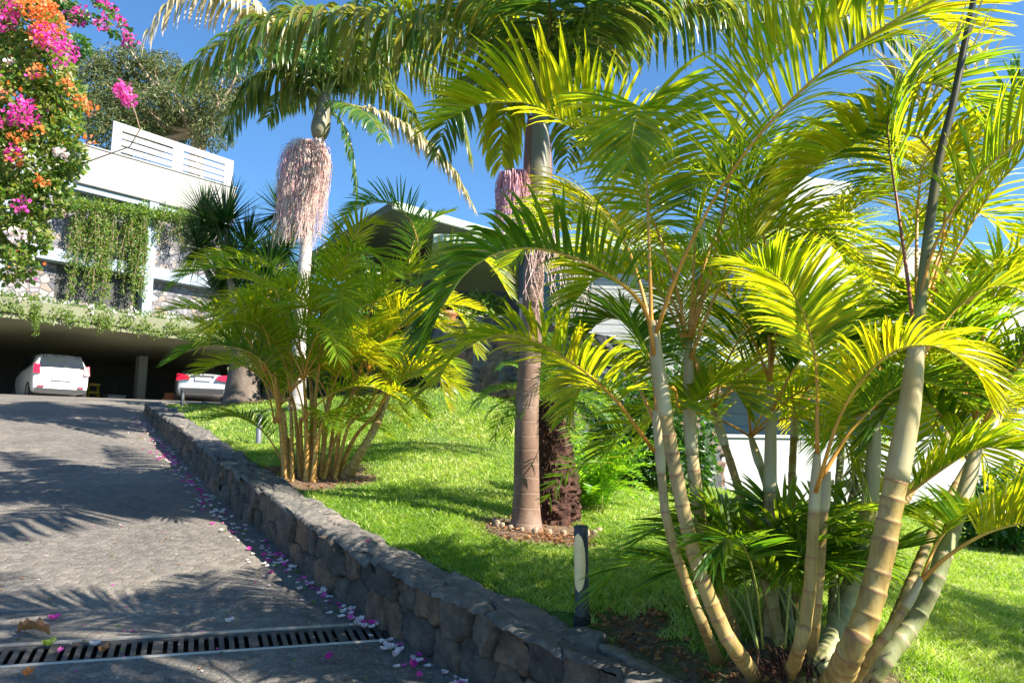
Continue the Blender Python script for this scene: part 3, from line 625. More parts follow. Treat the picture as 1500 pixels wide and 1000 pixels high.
def masonry(name, parent, line, nml, S, s0, s1, rows, res, cell, basez, disp, mat, seed, jw=0.085, amp=0.03):
    """rows: function (s array, a array in 0..1) -> (offset along normal, height); seeds jittered by cell=(w,h) in metres"""
    r = np.random.default_rng(seed); ns = int((s1 - s0) / res[0]) + 1; s = np.linspace(s0, s1, ns); na = res[1]; a = np.linspace(0, 1, na)
    Sx, A = np.meshgrid(s, a, indexing='ij'); o, h, m, nd = rows(Sx, A)     # offset, height, metric coordinate across, displacement direction (o,z)
    mtot = float(np.max(m)); cw, ch = cell; nx = int((s1 - s0) / cw) + 2; ny = max(1, int(round(mtot / ch)))
    sx, sy = [], []
    for j in range(ny):
        for i in range(-1, nx):
            sx.append(s0 + (i + 0.5 * (j % 2) + r.uniform(-0.32, 0.32)) * cw); sy.append((j + 0.5 + r.uniform(-0.28, 0.28)) * mtot / ny)
    sx = np.array(sx); sy = np.array(sy); rc = r.uniform(0, 1, len(sx)); tl = r.normal(0, 1, (len(sx), 2)); off = r.normal(0, 1, len(sx))
    F1 = np.full(Sx.shape, 1e9); F2 = F1.copy(); ix = np.zeros(Sx.shape, int)
    wx = Sx + 0.05 * (vnoise(Sx, m, seed, 9) - 0.5); wy = m + 0.05 * (vnoise(Sx, m, seed + 5, 9) - 0.5)
    order = np.argsort(sx)
    for q in order:
        lo = np.searchsorted(s, sx[q] - cw * 2.2); hi = np.searchsorted(s, sx[q] + cw * 2.2)
        if hi <= lo: continue
        dx = np.abs(wx[lo:hi] - sx[q]) / cw; dy = np.abs(wy[lo:hi] - sy[q]) / (mtot / ny)
        d = (dx ** 2.6 + dy ** 2.6) ** (1 / 2.6)
        f1, f2, i1 = F1[lo:hi], F2[lo:hi], ix[lo:hi]
        c = d < f1; f2[c] = f1[c]; f1[c] = d[c]; i1[c] = q; c2 = (~c) & (d < f2); f2[c2] = d[c2]
    e = np.clip((F2 - F1) / jw, 0, 1); e = e * e * (3 - 2 * e)
    dxs = Sx - sx[ix]; dys = m - sy[ix]
    D = disp * (e - 1) + amp * 0.5 * off[ix] * e + e * (tl[ix, 0] * dxs + tl[ix, 1] * dys) * 0.10 + 0.016 * (vnoise(Sx, m, seed + 9, 22) - 0.5) + 0.010 * (vnoise(Sx, m, seed + 2, 48) - 0.5)
    o = o + nd[0] * D; h = h + nd[1] * D
    px_ = np.stack([np.interp(s, S, line[:, k]) for k in range(2)], 1); pn = nrm(np.stack([np.interp(s, S, nml[:, k]) for k in range(2)], 1))
    X = px_[:, None, 0] + pn[:, None, 0] * o; Y = px_[:, None, 1] + pn[:, None, 1] * o; Z = basez(px_[:, 0], px_[:, 1])[:, None] + h
    V = np.stack([X, Y, Z], -1).reshape(-1, 3); I = np.arange(X.size).reshape(X.shape)
    F = np.stack([I[:-1, :-1], I[:-1, 1:], I[1:, 1:], I[1:, :-1]], -1).reshape(-1, 4)
    UV = np.stack([rc[ix], 1 - e], -1).reshape(-1, 2)
    nm = np.cross(V[F[:, 1]] - V[F[:, 0]], V[F[:, 3]] - V[F[:, 0]]).mean(0); m0 = pn.mean(0)
    want = np.array([0, 0, 1.0]) if np.mean(nd[1]) > 0.5 else np.array([m0[0], m0[1], 0]) * np.mean(nd[0])
    if np.dot(nm, want) > 0: F = F[:, ::-1]
    return np_mesh(name, V, F[:, ::-1], mat, parent, UV, smooth=True)
def make_wall():
    b0 = WL[i_end - 60]
    t = thing('retaining_wall', (b0[0], b0[1], float(zd(*b0))), 'low dark rubble stone wall with slate coping curving between the driveway and the lawn', 'garden wall')
    def face(s, a):
        H = wh(s); m = a * 0.40; return 0.0 * s + 0.012 * a, a * (H + 0.002) - 0.04 * (1 - a), m, (-np.ones_like(s), 0.0)
    def cap(s, a):
        H = wh(s); m = a * CAPW
        edge = np.clip(a / 0.06, 0, 1)
        return m - 0.012 + 0.0 * s, H - 0.025 * (1 - edge) ** 2 + 0.004 - 0.018 * np.clip((a - 0.93) / 0.07, 0, 1), m, (0.0, np.ones_like(s))
    masonry('wall_face', t, WL, WN, WS, 0, S_END - 8.2, face, (0.011, 46), (0.23, 0.17), zd, 0.040, M['wall_stone'], 3)
    masonry('wall_face', t, WL, WN, WS, S_END - 8.2, S_END + 7, face, (0.03, 22), (0.22, 0.17), zd, 0.028, M['wall_stone'], 4)
    masonry('coping', t, WL, WN, WS, 0, S_END - 8.2, cap, (0.0125, 36), (0.42, 0.15), zd, 0.010, M['cap_stone'], 5, amp=0.003, jw=0.07)
    masonry('coping', t, WL, WN, WS, S_END - 8.2, S_END + 7, cap, (0.03, 18), (0.42, 0.15), zd, 0.005, M['cap_stone'], 6, amp=0.003, jw=0.07)
    mb = MB()                                             # rough body of the wall behind the face
    n = len(WL); V = []
    for i in range(0, n, 4):
        H = float(wh(WS[i])); z = float(zd(*WL[i])); p = WL[i] + WN[i] * 0.05; q = WL[i] + WN[i] * (CAPW - 0.01)
        V += [(p[0], p[1], z - 0.1), (p[0], p[1], z + H - 0.06), (q[0], q[1], z + H - 0.035), (q[0], q[1], z - 0.1)]
    k = len(V) // 4; F = [(4 * i + j, 4 * i + (j + 1) % 4, 4 * i + 4 + (j + 1) % 4, 4 * i + 4 + j) for i in range(k - 1) for j in range(4)] + [(0, 1, 2, 3)]
    mb.add(V, F); mb.build('core', M['pit'], t)
make_wall()
SOIL = []                                          # (x, y, radius) patches of bare soil round the plants
def soil_mask(x, y):
    m = np.zeros(np.shape(x)); w = vnoise(x, y, 4, 5.0) * 0.5 + vnoise(x, y, 8, 14.0) * 0.5
    for (a, b, r) in SOIL:
        d = np.sqrt((x - a) ** 2 + (y - b) ** 2) / r
        m = np.maximum(m, np.clip((1.25 - d + (w - 0.5) * 0.9) / 0.35, 0, 1))
    return m
p_king = lawn_at(770, 772); p_big = lawn_at(1175, 992); p_mid = lawn_at(462, 702)
SOIL += [(p_king[0] + 0.10, p_king[1] - 0.12, 0.45), (p_big[0], p_big[1], 0.42), (p_mid[0], p_mid[1], 0.55)]
for q in [(930, 948), (980, 965), (1020, 985), (900, 925), (1060, 1010), (960, 920), (780, 790), (830, 795), (400, 690)]:
    a = lawn_at(*q); SOIL.append((a[0], a[1], 0.09 if q[1] > 800 else 0.2))
_yb = at(355, 590, 14); SOIL.append((_yb[0], _yb[1], 0.7))
def make_lawn():
    gx = np.arange(-14, 16, 0.12); gy = np.arange(-4, 26, 0.12); X, Y = np.meshgrid(gx, gy, indexing='ij')
    sd, ss = wall_dist(X, Y); sd = sd.reshape(X.shape)
    Z = hl(X, Y).reshape(X.shape); Z += 0.03 * (vnoise(X, Y, 1, 1.1) - 0.5)
    edge = zd(X, Y) + wh(ss.reshape(X.shape)) - 0.035; Z = np.where(sd < CAPW + 0.01, np.minimum(Z, edge), Z)
    keep = (sd[:-1, :-1] > 0.13) & (sd[1:, 1:] > 0.13)
    V = np.stack([X, Y, Z], -1).reshape(-1, 3); I = np.arange(X.size).reshape(X.shape)
    F = np.stack([I[:-1, :-1], I[1:, :-1], I[1:, 1:], I[:-1, 1:]], -1)[keep].reshape(-1, 4)
    used = np.unique(F); mp = np.zeros(len(V), int); mp[used] = np.arange(len(used)); V = V[used]
    sm = soil_mask(V[:, 0], V[:, 1]); UV = np.stack([sm, sm], 1)
    tag(np_mesh('lawn', V, mp[F], M['lawn_soil'], UV=UV, smooth=True), kind='structure')
make_lawn()
def make_grass():
    r = np.random.default_rng(5)
    zones = [(-1.0, 4.2, 2.0, 6.0, 150000, 0.034, 0.0060), (-4.5, 7.0, 5.0, 10.0, 150000, 0.042, 0.0085), (-11, 12.0, 9.0, 18, 110000, 0.055, 0.012)]
    Vs, UVs = [], []
    for x0, x1, y0, y1, n, hgt, wid in zones:
        x = r.uniform(x0, x1, n * 2); y = y0 + (y1 - y0) * r.uniform(0, 1, n * 2) ** 1.15
        tanx = np.abs(x) < y * 0.72 + 0.4; x, y = x[tanx], y[tanx]
        sd, ss = wall_dist(x, y); sm = soil_mask(x, y)
        cl = vnoise(x, y, 21, 3.0) * 0.6 + vnoise(x, y, 22, 9.0) * 0.4
        k = (sd > CAPW + 0.01) & (r.uniform(0, 1, len(x)) > sm * 1.05) ; x, y, cl, sd = x[k][:n], y[k][:n], cl[k][:n], sd[k][:n]
        z = hl(x, y) + 0.03 * (vnoise(x, y, 1, 1.1) - 0.5); n2 = len(x); a = r.uniform(0, 2 * math.pi, n2); l = r.uniform(0.15, 0.9, n2)
        h = hgt * r.uniform(0.5, 1.4, n2) * (0.35 + 1.3 * cl); w = wid * r.uniform(0.7, 1.3, n2)
        p = np.stack([x, y, z - 0.004], 1); d = np.stack([np.cos(a) * l, np.sin(a) * l, np.ones(n2)], 1); d = nrm(d)
        fa = r.uniform(0, 2 * math.pi, n2); wv = np.stack([np.cos(fa), np.sin(fa), np.zeros(n2)], 1)
        mid = p + d * (h * 0.55)[:, None]; d2 = nrm(d + np.stack([np.cos(a) * 0.7, np.sin(a) * 0.7, -0.25 * np.ones(n2)], 1)); tp = mid + d2 * (h * 0.6)[:, None]
        hw = (w / 2)[:, None]
        V = np.stack([p - wv * hw, p + wv * hw, mid + wv * hw * 0.85, mid - wv * hw * 0.85, tp + wv * hw * 0.15, tp - wv * hw * 0.15], 1)
        UV = np.zeros((n2, 6, 2)); rn = np.clip(-0.05 + 0.35 * r.uniform(0, 1, n2) + 0.45 * vnoise(x, y, 31, 1.3) + 0.35 * vnoise(x, y, 33, 4.5) + 0.15 * r.normal(size=n2), 0, 1)
        UV[:, :, 1] = rn[:, None]; UV[:, 2:4, 0] = 0.5; UV[:, 4:, 0] = 1.0
        Vs.append(V.reshape(-1, 3)); UVs.append(UV.reshape(-1, 2))
    V = np.concatenate(Vs); UV = np.concatenate(UVs); nb = len(V) // 6; b = (np.arange(nb) * 6)[:, None, None]
    F = (b + np.array([[0, 1, 2, 3], [3, 2, 4, 5]])[None]).reshape(-1, 4)
    tag(np_mesh('grass', V, F, M['grass'], UV=UV), 'short bright green grass covering the sloping lawn', 'grass', kind='stuff')
make_grass()

# ------------------------------------------------------------------ the garage building on the left
Z3 = (0, 0, 1)
sa, sb = at(0, 464, 22.0), at(290, 501, 26.5); SLZ = (sa[2] + sb[2]) / 2       # slab soffit height
FE = nrm(np.array([sb[0] - sa[0], sb[1] - sa[1], 0.0])); FN = np.array([FE[1], -FE[0], 0.0])     # along the facade, towards the viewer
S0 = np.array([sa[0], sa[1], 0.0])
FLOOR = float(zd(-14.5, 24.5))
def garage_building():
    t = thing('garage_building', tuple(S0 + FE * 3 + np.array([0, 0, FLOOR])), 'white terraced building over a dark open carport, with stone panels and white beams', 'building')
    A = (S0, FE, FN, Z3)
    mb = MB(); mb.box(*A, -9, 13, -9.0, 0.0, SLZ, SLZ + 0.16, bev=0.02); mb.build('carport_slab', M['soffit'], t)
    mb = MB(); mb.box(*A, -9, 13, -0.25, 0.04, SLZ + 0.162, SLZ + 0.62, bev=0.02); mb.box(*A, -9, 13, -1.6, -0.25, SLZ + 0.162, SLZ + 0.5); mb.build('planter', M['planter'], t)
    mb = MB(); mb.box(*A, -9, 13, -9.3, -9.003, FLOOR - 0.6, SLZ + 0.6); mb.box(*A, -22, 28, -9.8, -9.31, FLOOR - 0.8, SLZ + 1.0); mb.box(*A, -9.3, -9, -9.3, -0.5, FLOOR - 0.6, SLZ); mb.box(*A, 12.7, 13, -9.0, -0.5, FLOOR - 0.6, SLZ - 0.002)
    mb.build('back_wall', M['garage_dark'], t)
    P1 = S0 - FN * 1.3; c1 = on_plane(207, 540, S0 - FN * 5.2, FN); x1 = float(np.dot(c1 - S0, FE))
    for x, d in ((x1, -5.2), (x1 + 5.6, -5.2), (x1 - 6.4, -5.2)):
        mb = MB(); mb.box(*A, x - 0.17, x + 0.17, d - 0.17, d + 0.17, FLOOR - 0.5, SLZ - 0.003, bev=0.015); mb.build('column', M['concrete'], t)
    # upper storeys: recessed stone wall between white beams and columns
    U = S0 - FN * 1.5
    def tz(px, py, back=0.0):
        p = on_plane(px, py, U - FN * back, FN); return float(np.dot(p - U, FE)), float(p[2])
    tr, zt = tz(347, 268); tl, zt2 = tz(118, 222); ztop = (zt + zt2) / 2; zbot = (tz(120, 276)[1] + tz(285, 304)[1]) / 2
    zmb = (tz(80, 386)[1] + tz(310, 418)[1]) / 2; zmt = zmb + 0.42
    A = (U, FE, FN, Z3); base_z = SLZ + 0.49
    mb = MB(); mb.box(*A, -12, tr - 0.2, -0.65, -0.45, base_z, zbot); mb.build('stone_wall', M['facade_stone'], t)
    mb = MB(); mb.box(*A, -12, tr - 0.1, -9, -0.66, base_z, ztop - 0.3); mb.build('rear_body', M['white_old'], t)
    mb = MB(); mb.box(*A, tl, tr, -0.6, 0.0, zbot, ztop, bev=0.02); mb.box(*A, tl - 0.02, tr + 0.04, -0.62, 0.03, ztop, ztop + 0.06, bev=0.01); mb.build('parapet', M['white_old'], t)
    mb = MB(); mb.box(*A, -12, tl, -1.6, -0.9, zbot, ztop - 0.1, bev=0.02); mb.build('parapet', M['concrete'], t)
    mb = MB(); mb.box(*A, -12, tr, -0.45, -0.06, zmb, zmt, bev=0.015); mb.build('beam', M['shaded_white'], t)
    mb = MB(); mb.box(*A, -12, tr - 0.1, -0.448, -0.1, zbot - 0.22, zbot - 0.002, bev=0.01); mb.build('beam', M['shaded_white'], t)
    cx = tz(227, 300)[0]
    for i, x in enumerate((cx, cx - 4.6, cx - 9.4)):
        mb = MB(); mb.box(*A, x - 0.17, x + 0.17, -0.448, -0.03, base_z, zbot - 0.003, bev=0.015); mb.build('column', M['shaded_white'], t)
    # dark openings high in the stone wall
    for q0, q1, r0, r1 in ((150, 208, 286, 306), (240, 282, 300, 312), (78, 205, 394, 432)):
        a0, z0_ = tz(q0, r1, 0.5); a1, z1_ = tz(q1, r0, 0.5)
        mb = MB(); mb.box(*A, a0, a1, -0.6, -0.445, z0_ - 0.1, min(z1_, zbot - 0.25), bev=0.005); mb.build('dark_opening', M['garage_dark'], t)
    # railing with two louvred panels on the parapet
    rl = thing('terrace_railing', tuple(U + FE * tl + np.array([0, 0, ztop])), 'white louvred railing panel on top of the weathered parapet', 'railing')
    P = [on_plane(x, y, U - FN * 0.3, FN) for x, y in ((158, 236), (166, 177), (342, 236), (340, 272))]
    P[0][2] = P[3][2] = ztop + 0.07
    x0 = float(np.dot(P[1] - U, FE)); x1_ = float(np.dot(P[2] - U, FE)); za, zb_ = P[1][2], P[2][2]
    topz = lambda x: za + (zb_ - za) * (x - x0) / (x1_ - x0)
    def quad(mb, xa, xb, f0, f1, d0=-0.33, d1=-0.27):
        V = []
        for d in (d0, d1):
            for x, f in ((xa, f0), (xb, f0), (xb, f1), (xa, f1)):
                z = ztop + 0.065 + (topz(x) - ztop - 0.065) * f; V.append(U + FE * x + FN * d + np.array([0, 0, z]))
        mb.add(V, [(3, 2, 1, 0), (4, 5, 6, 7), (0, 1, 5, 4), (1, 2, 6, 5), (2, 3, 7, 6), (3, 0, 4, 7)])
    w = x1_ - x0; mb = MB()
    for xa, xb in ((x0, x0 + 0.07 * w), (x0 + 0.47 * w, x0 + 0.56 * w), (x1_ - 0.08 * w, x1_)): quad(mb, xa, xb, 0, 1)
    for xa, xb in ((x0 + 0.07 * w, x0 + 0.47 * w), (x0 + 0.56 * w, x1_ - 0.08 * w)): quad(mb, xa, xb, 0.78, 1, -0.329, -0.271); quad(mb, xa, xb, 0, 0.10, -0.329, -0.271)
    mb.build('frame', M['white_paint'], rl)
    for xa, xb in ((x0 + 0.07 * w, x0 + 0.47 * w), (x0 + 0.56 * w, x1_ - 0.08 * w)):
        mb = MB()
        for k in range(3): quad(mb, xa + 0.002, xb - 0.002, 0.155 + 0.205 * k, 0.315 + 0.205 * k, -0.315, -0.285)
        mb.build('louvre_panel', M['white_paint'], rl)
    return t, U, base_z, zbot, zmt, tr, tl
GB_, U0, BASEZ, ZBOT, ZMT, TR, TL = garage_building()
mbf = MB(); mbf.box(S0, FE, FN, Z3, -9, 13, -9, -1.2, FLOOR - 0.5, FLOOR - 0.002); tag(mbf.build('garage_floor', M['concrete']), kind='structure')

# ------------------------------------------------------------------ cars in the carport
def wheel(parent, c, ax, r=0.29, w=0.18):
    ax = np.array(ax, float); u = np.array([0, 0, 1.0]); v = np.cross(ax, u); mb = MB(); n = 24
    prof = [(-w / 2, r * 0.62), (-w / 2, r * 0.93), (-w / 2 + 0.02, r), (w / 2 - 0.02, r), (w / 2, r * 0.93), (w / 2, r * 0.62)]
    V = [np.array(c) + ax * a + (u * math.cos(2 * math.pi * j / n) + v * math.sin(2 * math.pi * j / n)) * q for a, q in prof for j in range(n)]
    F = [(i * n + j, i * n + (j + 1) % n, ((i + 1) % 6) * n + (j + 1) % n, ((i + 1) % 6) * n + j) for i in range(6) for j in range(n)]
    mb.add(V, F, smooth=True); t = mb.build('wheel', M['tyre'], parent)
    mb = MB(); mb.tube([np.array(c) - ax * w * 0.35, np.array(c) + ax * w * 0.40], r * 0.22, 12)
    for k in range(7):
        a = 2 * math.pi * k / 7; d = u * math.cos(a) + v * math.sin(a); e = np.cross(ax, d)
        mb.box(np.array(c), d, e, ax, r * 0.18, r * 0.62, -0.028, 0.028, w * 0.28, w * 0.38)
    V = [np.array(c) + ax * w * (0.1 if q < 0.6 else 0.44) + (u * math.cos(2 * math.pi * j / n) + v * math.sin(2 * math.pi * j / n)) * r * q for q in (0.02, 0.55, 0.57, 0.63) for j in range(n)]
    mb.add(V, [(i * n + j, i * n + (j + 1) % n, (i + 1) * n + (j + 1) % n, (i + 1) * n + j) for i in range(3) for j in range(n)])
    mb.build('rim', M['rim'], t)
def car(name, label, pos, hd, kind, paint, Wd):
    """hd: heading; local x forward from the rear bumper, y to the left, z up"""
    h = nrm(np.array([hd[0], hd[1], 0.0])); l = np.array([-h[1], h[0], 0.0]); O = np.array(pos, float)
    t = thing(name, pos, label, 'car'); X = lambda x, y, z: O + h * x + l * y + np.array([0, 0, z])
    W = Wd / 2
    # stations along the car: (x, half width at belt, z sill, z belt, half width at roof, z roof)
    if kind == 'hatch':
        st = [(0.0, .80, .28, .78, .74, .86), (0.05, .95, .22, .92, .70, 1.0), (0.14, .985, .2, .97, .74, 1.26), (0.34, 1.0, .19, 1.0, .76, 1.46), (0.9, 1.0, .18, 1.0, .78, 1.53), (1.6, 1.0, .18, .98, .79, 1.54),
              (2.3, 1.0, .18, .95, .77, 1.46), (2.75, .99, .18, .92, .74, 1.16), (3.0, .97, .18, .90, .80, .97), (3.4, .90, .2, .78, .72, .82), (3.56, .74, .25, .6, .6, .62)]
        gx = (0.34, 0.9, 1.6, 2.3)
    else:
        st = [(0.0, .80, .30, .80, .74, .86), (0.06, .95, .24, .93, .80, 1.0), (0.3, .985, .2, .95, .80, 1.04), (0.75, 1.0, .18, .95, .74, 1.08), (1.4, 1.0, .18, .94, .70, 1.36), (2.1, 1.0, .18, .92, .72, 1.41),
              (2.7, 1.0, .18, .90, .70, 1.30), (3.4, .99, .18, .86, .78, .94), (3.9, .96, .18, .82, .74, .86), (4.4, .88, .2, .7, .68, .74), (4.6, .72, .25, .55, .58, .58)]
        gx = (1.0, 1.4, 2.1, 2.7)
    rings = []
    for x, wb_, zs, zb, wr, zr in st:
        hw = W * wb_; rw = W * wr
        half = [(0, zs), (hw * .82, zs), (hw * .97, zs + .06), (hw, zs + (zb - zs) * .45), (hw * .99, zb - .03), (hw * .96, zb), (hw * .96 + (rw - hw * .96) * .55, zb + (zr - zb) * .5), (rw * .97, zr - .07), (rw * .8, zr - .015), (0, zr)]
        ring = [X(x, y, z) for y, z in half] + [X(x, -y, z) for y, z in reversed(half[1:-1])]; rings.append(ring)
    n = len(rings[0]); mb = MB(); V = [p for r_ in rings for p in r_]
    F = [(i * n + j, (i + 1) * n + j, (i + 1) * n + (j + 1) % n, i * n + (j + 1) % n) for i in range(len(rings) - 1) for j in range(n)] + [tuple(range(n)), tuple(range(len(V) - 1, len(V) - n - 1, -1))]
    mb.add(V, F, smooth=True); b = mb.build('body', M[paint], t)
    sub = b.modifiers.new('smooth', 'SUBSURF'); sub.levels = 2; sub.render_levels = 2
    def patch(nm, corners, mat, th=0.012, out=None):
        mbp = MB(); C = [X(*c) for c in corners]; o = nrm(np.cross(C[1] - C[0], C[3] - C[0])) if out is None else X(*out) - X(0, 0, 0)
        mbp.add(C + [c + o * th for c in C], [(3, 2, 1, 0), (4, 5, 6, 7), (0, 1, 5, 4), (1, 2, 6, 5), (2, 3, 7, 6), (3, 0, 4, 7)])
        return mbp.build(nm, M[mat], t)
    back = (-1, 0, 0)
    if kind == 'hatch':
        patch('rear_window', [(0.085, W * .80, 1.0), (0.085, -W * .80, 1.0), (0.25, -W * .66, 1.40), (0.25, W * .66, 1.40)], 'glass', 0.05, (-1, 0, .3))
        for s in (1, -1):
            patch('side_window', [(0.55, s * W * .955, 1.04), (2.35, s * W * .955, 1.0), (2.1, s * W * .83, 1.40), (0.75, s * W * .83, 1.42)], 'glass', 0.03, (0, s, .2))
            o = patch('tail_light', [(0.04, s * W * .95, .80), (0.02, s * W * .72, .80), (0.10, s * W * .74, 1.07), (0.13, s * W * .93, 1.10)], 'red_lamp', 0.07, (-1, s * .35, 0))
            patch('reflector', [(0.0, s * W * .80, .38), (0.0, s * W * .58, .38), (0.0, s * W * .58, .42), (0.0, s * W * .80, .42)], 'red_lamp', 0.035, back)
        patch('number_plate', [(0.0, .26, .60), (0.0, -.26, .60), (0.0, -.26, .71), (0.0, .26, .71)], 'plate', 0.05, back)
        patch('bumper', [(0.0, W * .86, .22), (0.0, -W * .86, .22), (0.0, -W * .90, .34), (0.0, W * .90, .34)], 'black_plastic', 0.02, back)
        mbw = MB(); mbw.tube([X(0.04, 0.02, 1.0), X(0.06, -0.16, 1.11)], 0.012, 6); mbw.build('wiper', M['black_plastic'], t)
        mbw = MB(); mbw.tube([X(-0.035, 0.055 * math.cos(a), 0.88 + 0.045 * math.sin(a)) for a in np.linspace(0, 2 * math.pi, 13)], 0.008, 5); mbw.build('emblem', M['rim'], t)
        xs_w = (0.62, 2.95)
    else:
        patch('rear_window', [(0.72, W * .70, 1.05), (0.72, -W * .70, 1.05), (1.30, -W * .58, 1.33), (1.30, W * .58, 1.33)], 'glass', 0.04, (-.6, 0, 1))
        for s in (1, -1):
            patch('side_window', [(0.95, s * W * .93, 1.0), (2.9, s * W * .95, .97), (2.5, s * W * .78, 1.30), (1.35, s * W * .76, 1.31)], 'glass', 0.03, (0, s, .2))
            patch('tail_light', [(0.05, s * W * .97, .72), (-0.02, s * W * .48, .78), (0.0, s * W * .54, .92), (0.08, s * W * .96, .98)], 'red_lamp', 0.09, (-1, s * .25, 0))
        patch('number_plate', [(0.0, .26, .74), (0.0, -.26, .74), (0.0, -.26, .85), (0.0, .26, .85)], 'plate', 0.045, back)
        patch('bumper', [(0.0, W * .80, .26), (0.0, -W * .80, .26), (0.0, -W * .84, .46), (0.0, W * .84, .46)], 'black_plastic', 0.02, back)
        patch('boot_line', [(0.0, W * .46, .90), (0.0, -W * .46, .90), (0.0, -W * .46, .93), (0.0, W * .46, .93)], 'black_plastic', 0.045, back)
        xs_w = (0.85, 3.6)
    for xw in xs_w:
        for s in (1, -1): wheel(t, X(xw, s * (W - 0.085), 0.29), l * s)
    return t
c1 = at(88, 578, 23.9); c2 = at(298, 543, 27.6)
HD = -FN * 0.97 + FE * 0.12
car('hatchback_car', 'small white hatchback parked under the carport, seen from behind', (c1[0], c1[1], FLOOR - 0.03), HD, 'hatch', 'car_white', 1.60)
car('saloon_car', 'silver saloon car parked beyond the lawn edge beside the thick yucca trunk', (c2[0], c2[1], float(c2[2]) - 1.10), (-0.42, 0.91), 'saloon', 'car_silver', 1.78)
# things in the carport
def garage_things():
    p = on_plane(137, 560, S0 - FN * 6.0, FN); z = FLOOR
    t = thing('step_ladder', (p[0], p[1], z), 'yellow folding stand in the dark of the carport right of the white hatchback', 'stand')
    mb = MB()
    for s in (-1, 1):
        for d in (-1, 1): mb.tube([p * [1, 1, 0] + FE * (0.22 * s) + FN * (0.22 * d) + [0, 0, z], p * [1, 1, 0] + FE * (0.16 * s) + FN * 0.03 * d + [0, 0, z + 1.05]], 0.03, 6)
    mb.build('legs', M['yellow'], t)
    for k, hz in enumerate((0.35, 0.68, 0.98)):
        mb = MB(); mb.box(p * [1, 1, 0] + [0, 0, z], FE, FN, Z3, -0.2, 0.2, 0.0, 0.16, hz, hz + 0.09, bev=0.01); mb.build('step', M['yellow'], t)
    p = on_plane(169, 570, S0 - FN * 4.5, FN); z = FLOOR
    t = thing('storage_box', (p[0], p[1], z), 'low white box on the carport floor between the white car and the column', 'box')
    mb = MB(); mb.box(p * [1, 1, 0] + [0, 0, z], FE, FN, Z3, -0.32, 0.32, -0.2, 0.2, 0, 0.5, bev=0.03); mb.build('body', M['white'], t)
    mb = MB(); mb.box(p * [1, 1, 0] + [0, 0, z], FE, FN, Z3, -0.34, 0.34, -0.22, 0.22, 0.501, 0.56, bev=0.02); mb.build('lid', M['white_old'], t)
    p = on_plane(249, 572, S0 - FN * 4.0, FN); z = FLOOR
    mb = MB(); k = 20; prof = [(0.0, 0.14), (0.02, 0.17), (0.25, 0.25), (0.5, 0.28), (0.62, 0.2), (0.68, 0.22), (0.72, 0.22), (0.70, 0.17), (0.5, 0.15)]
    V = [(p[0] + math.cos(2 * math.pi * j / k) * r_, p[1] + math.sin(2 * math.pi * j / k) * r_, z + h_) for h_, r_ in prof for j in range(k)]
    mb.add(V, [(i * k + j, i * k + (j + 1) % k, (i + 1) * k + (j + 1) % k, (i + 1) * k + j) for i in range(len(prof) - 1) for j in range(k)], smooth=True)
    tag(mb.build('clay_jar', M['terracotta']), 'tall terracotta jar on the carport floor left of the silver car', 'jar')
garage_things()

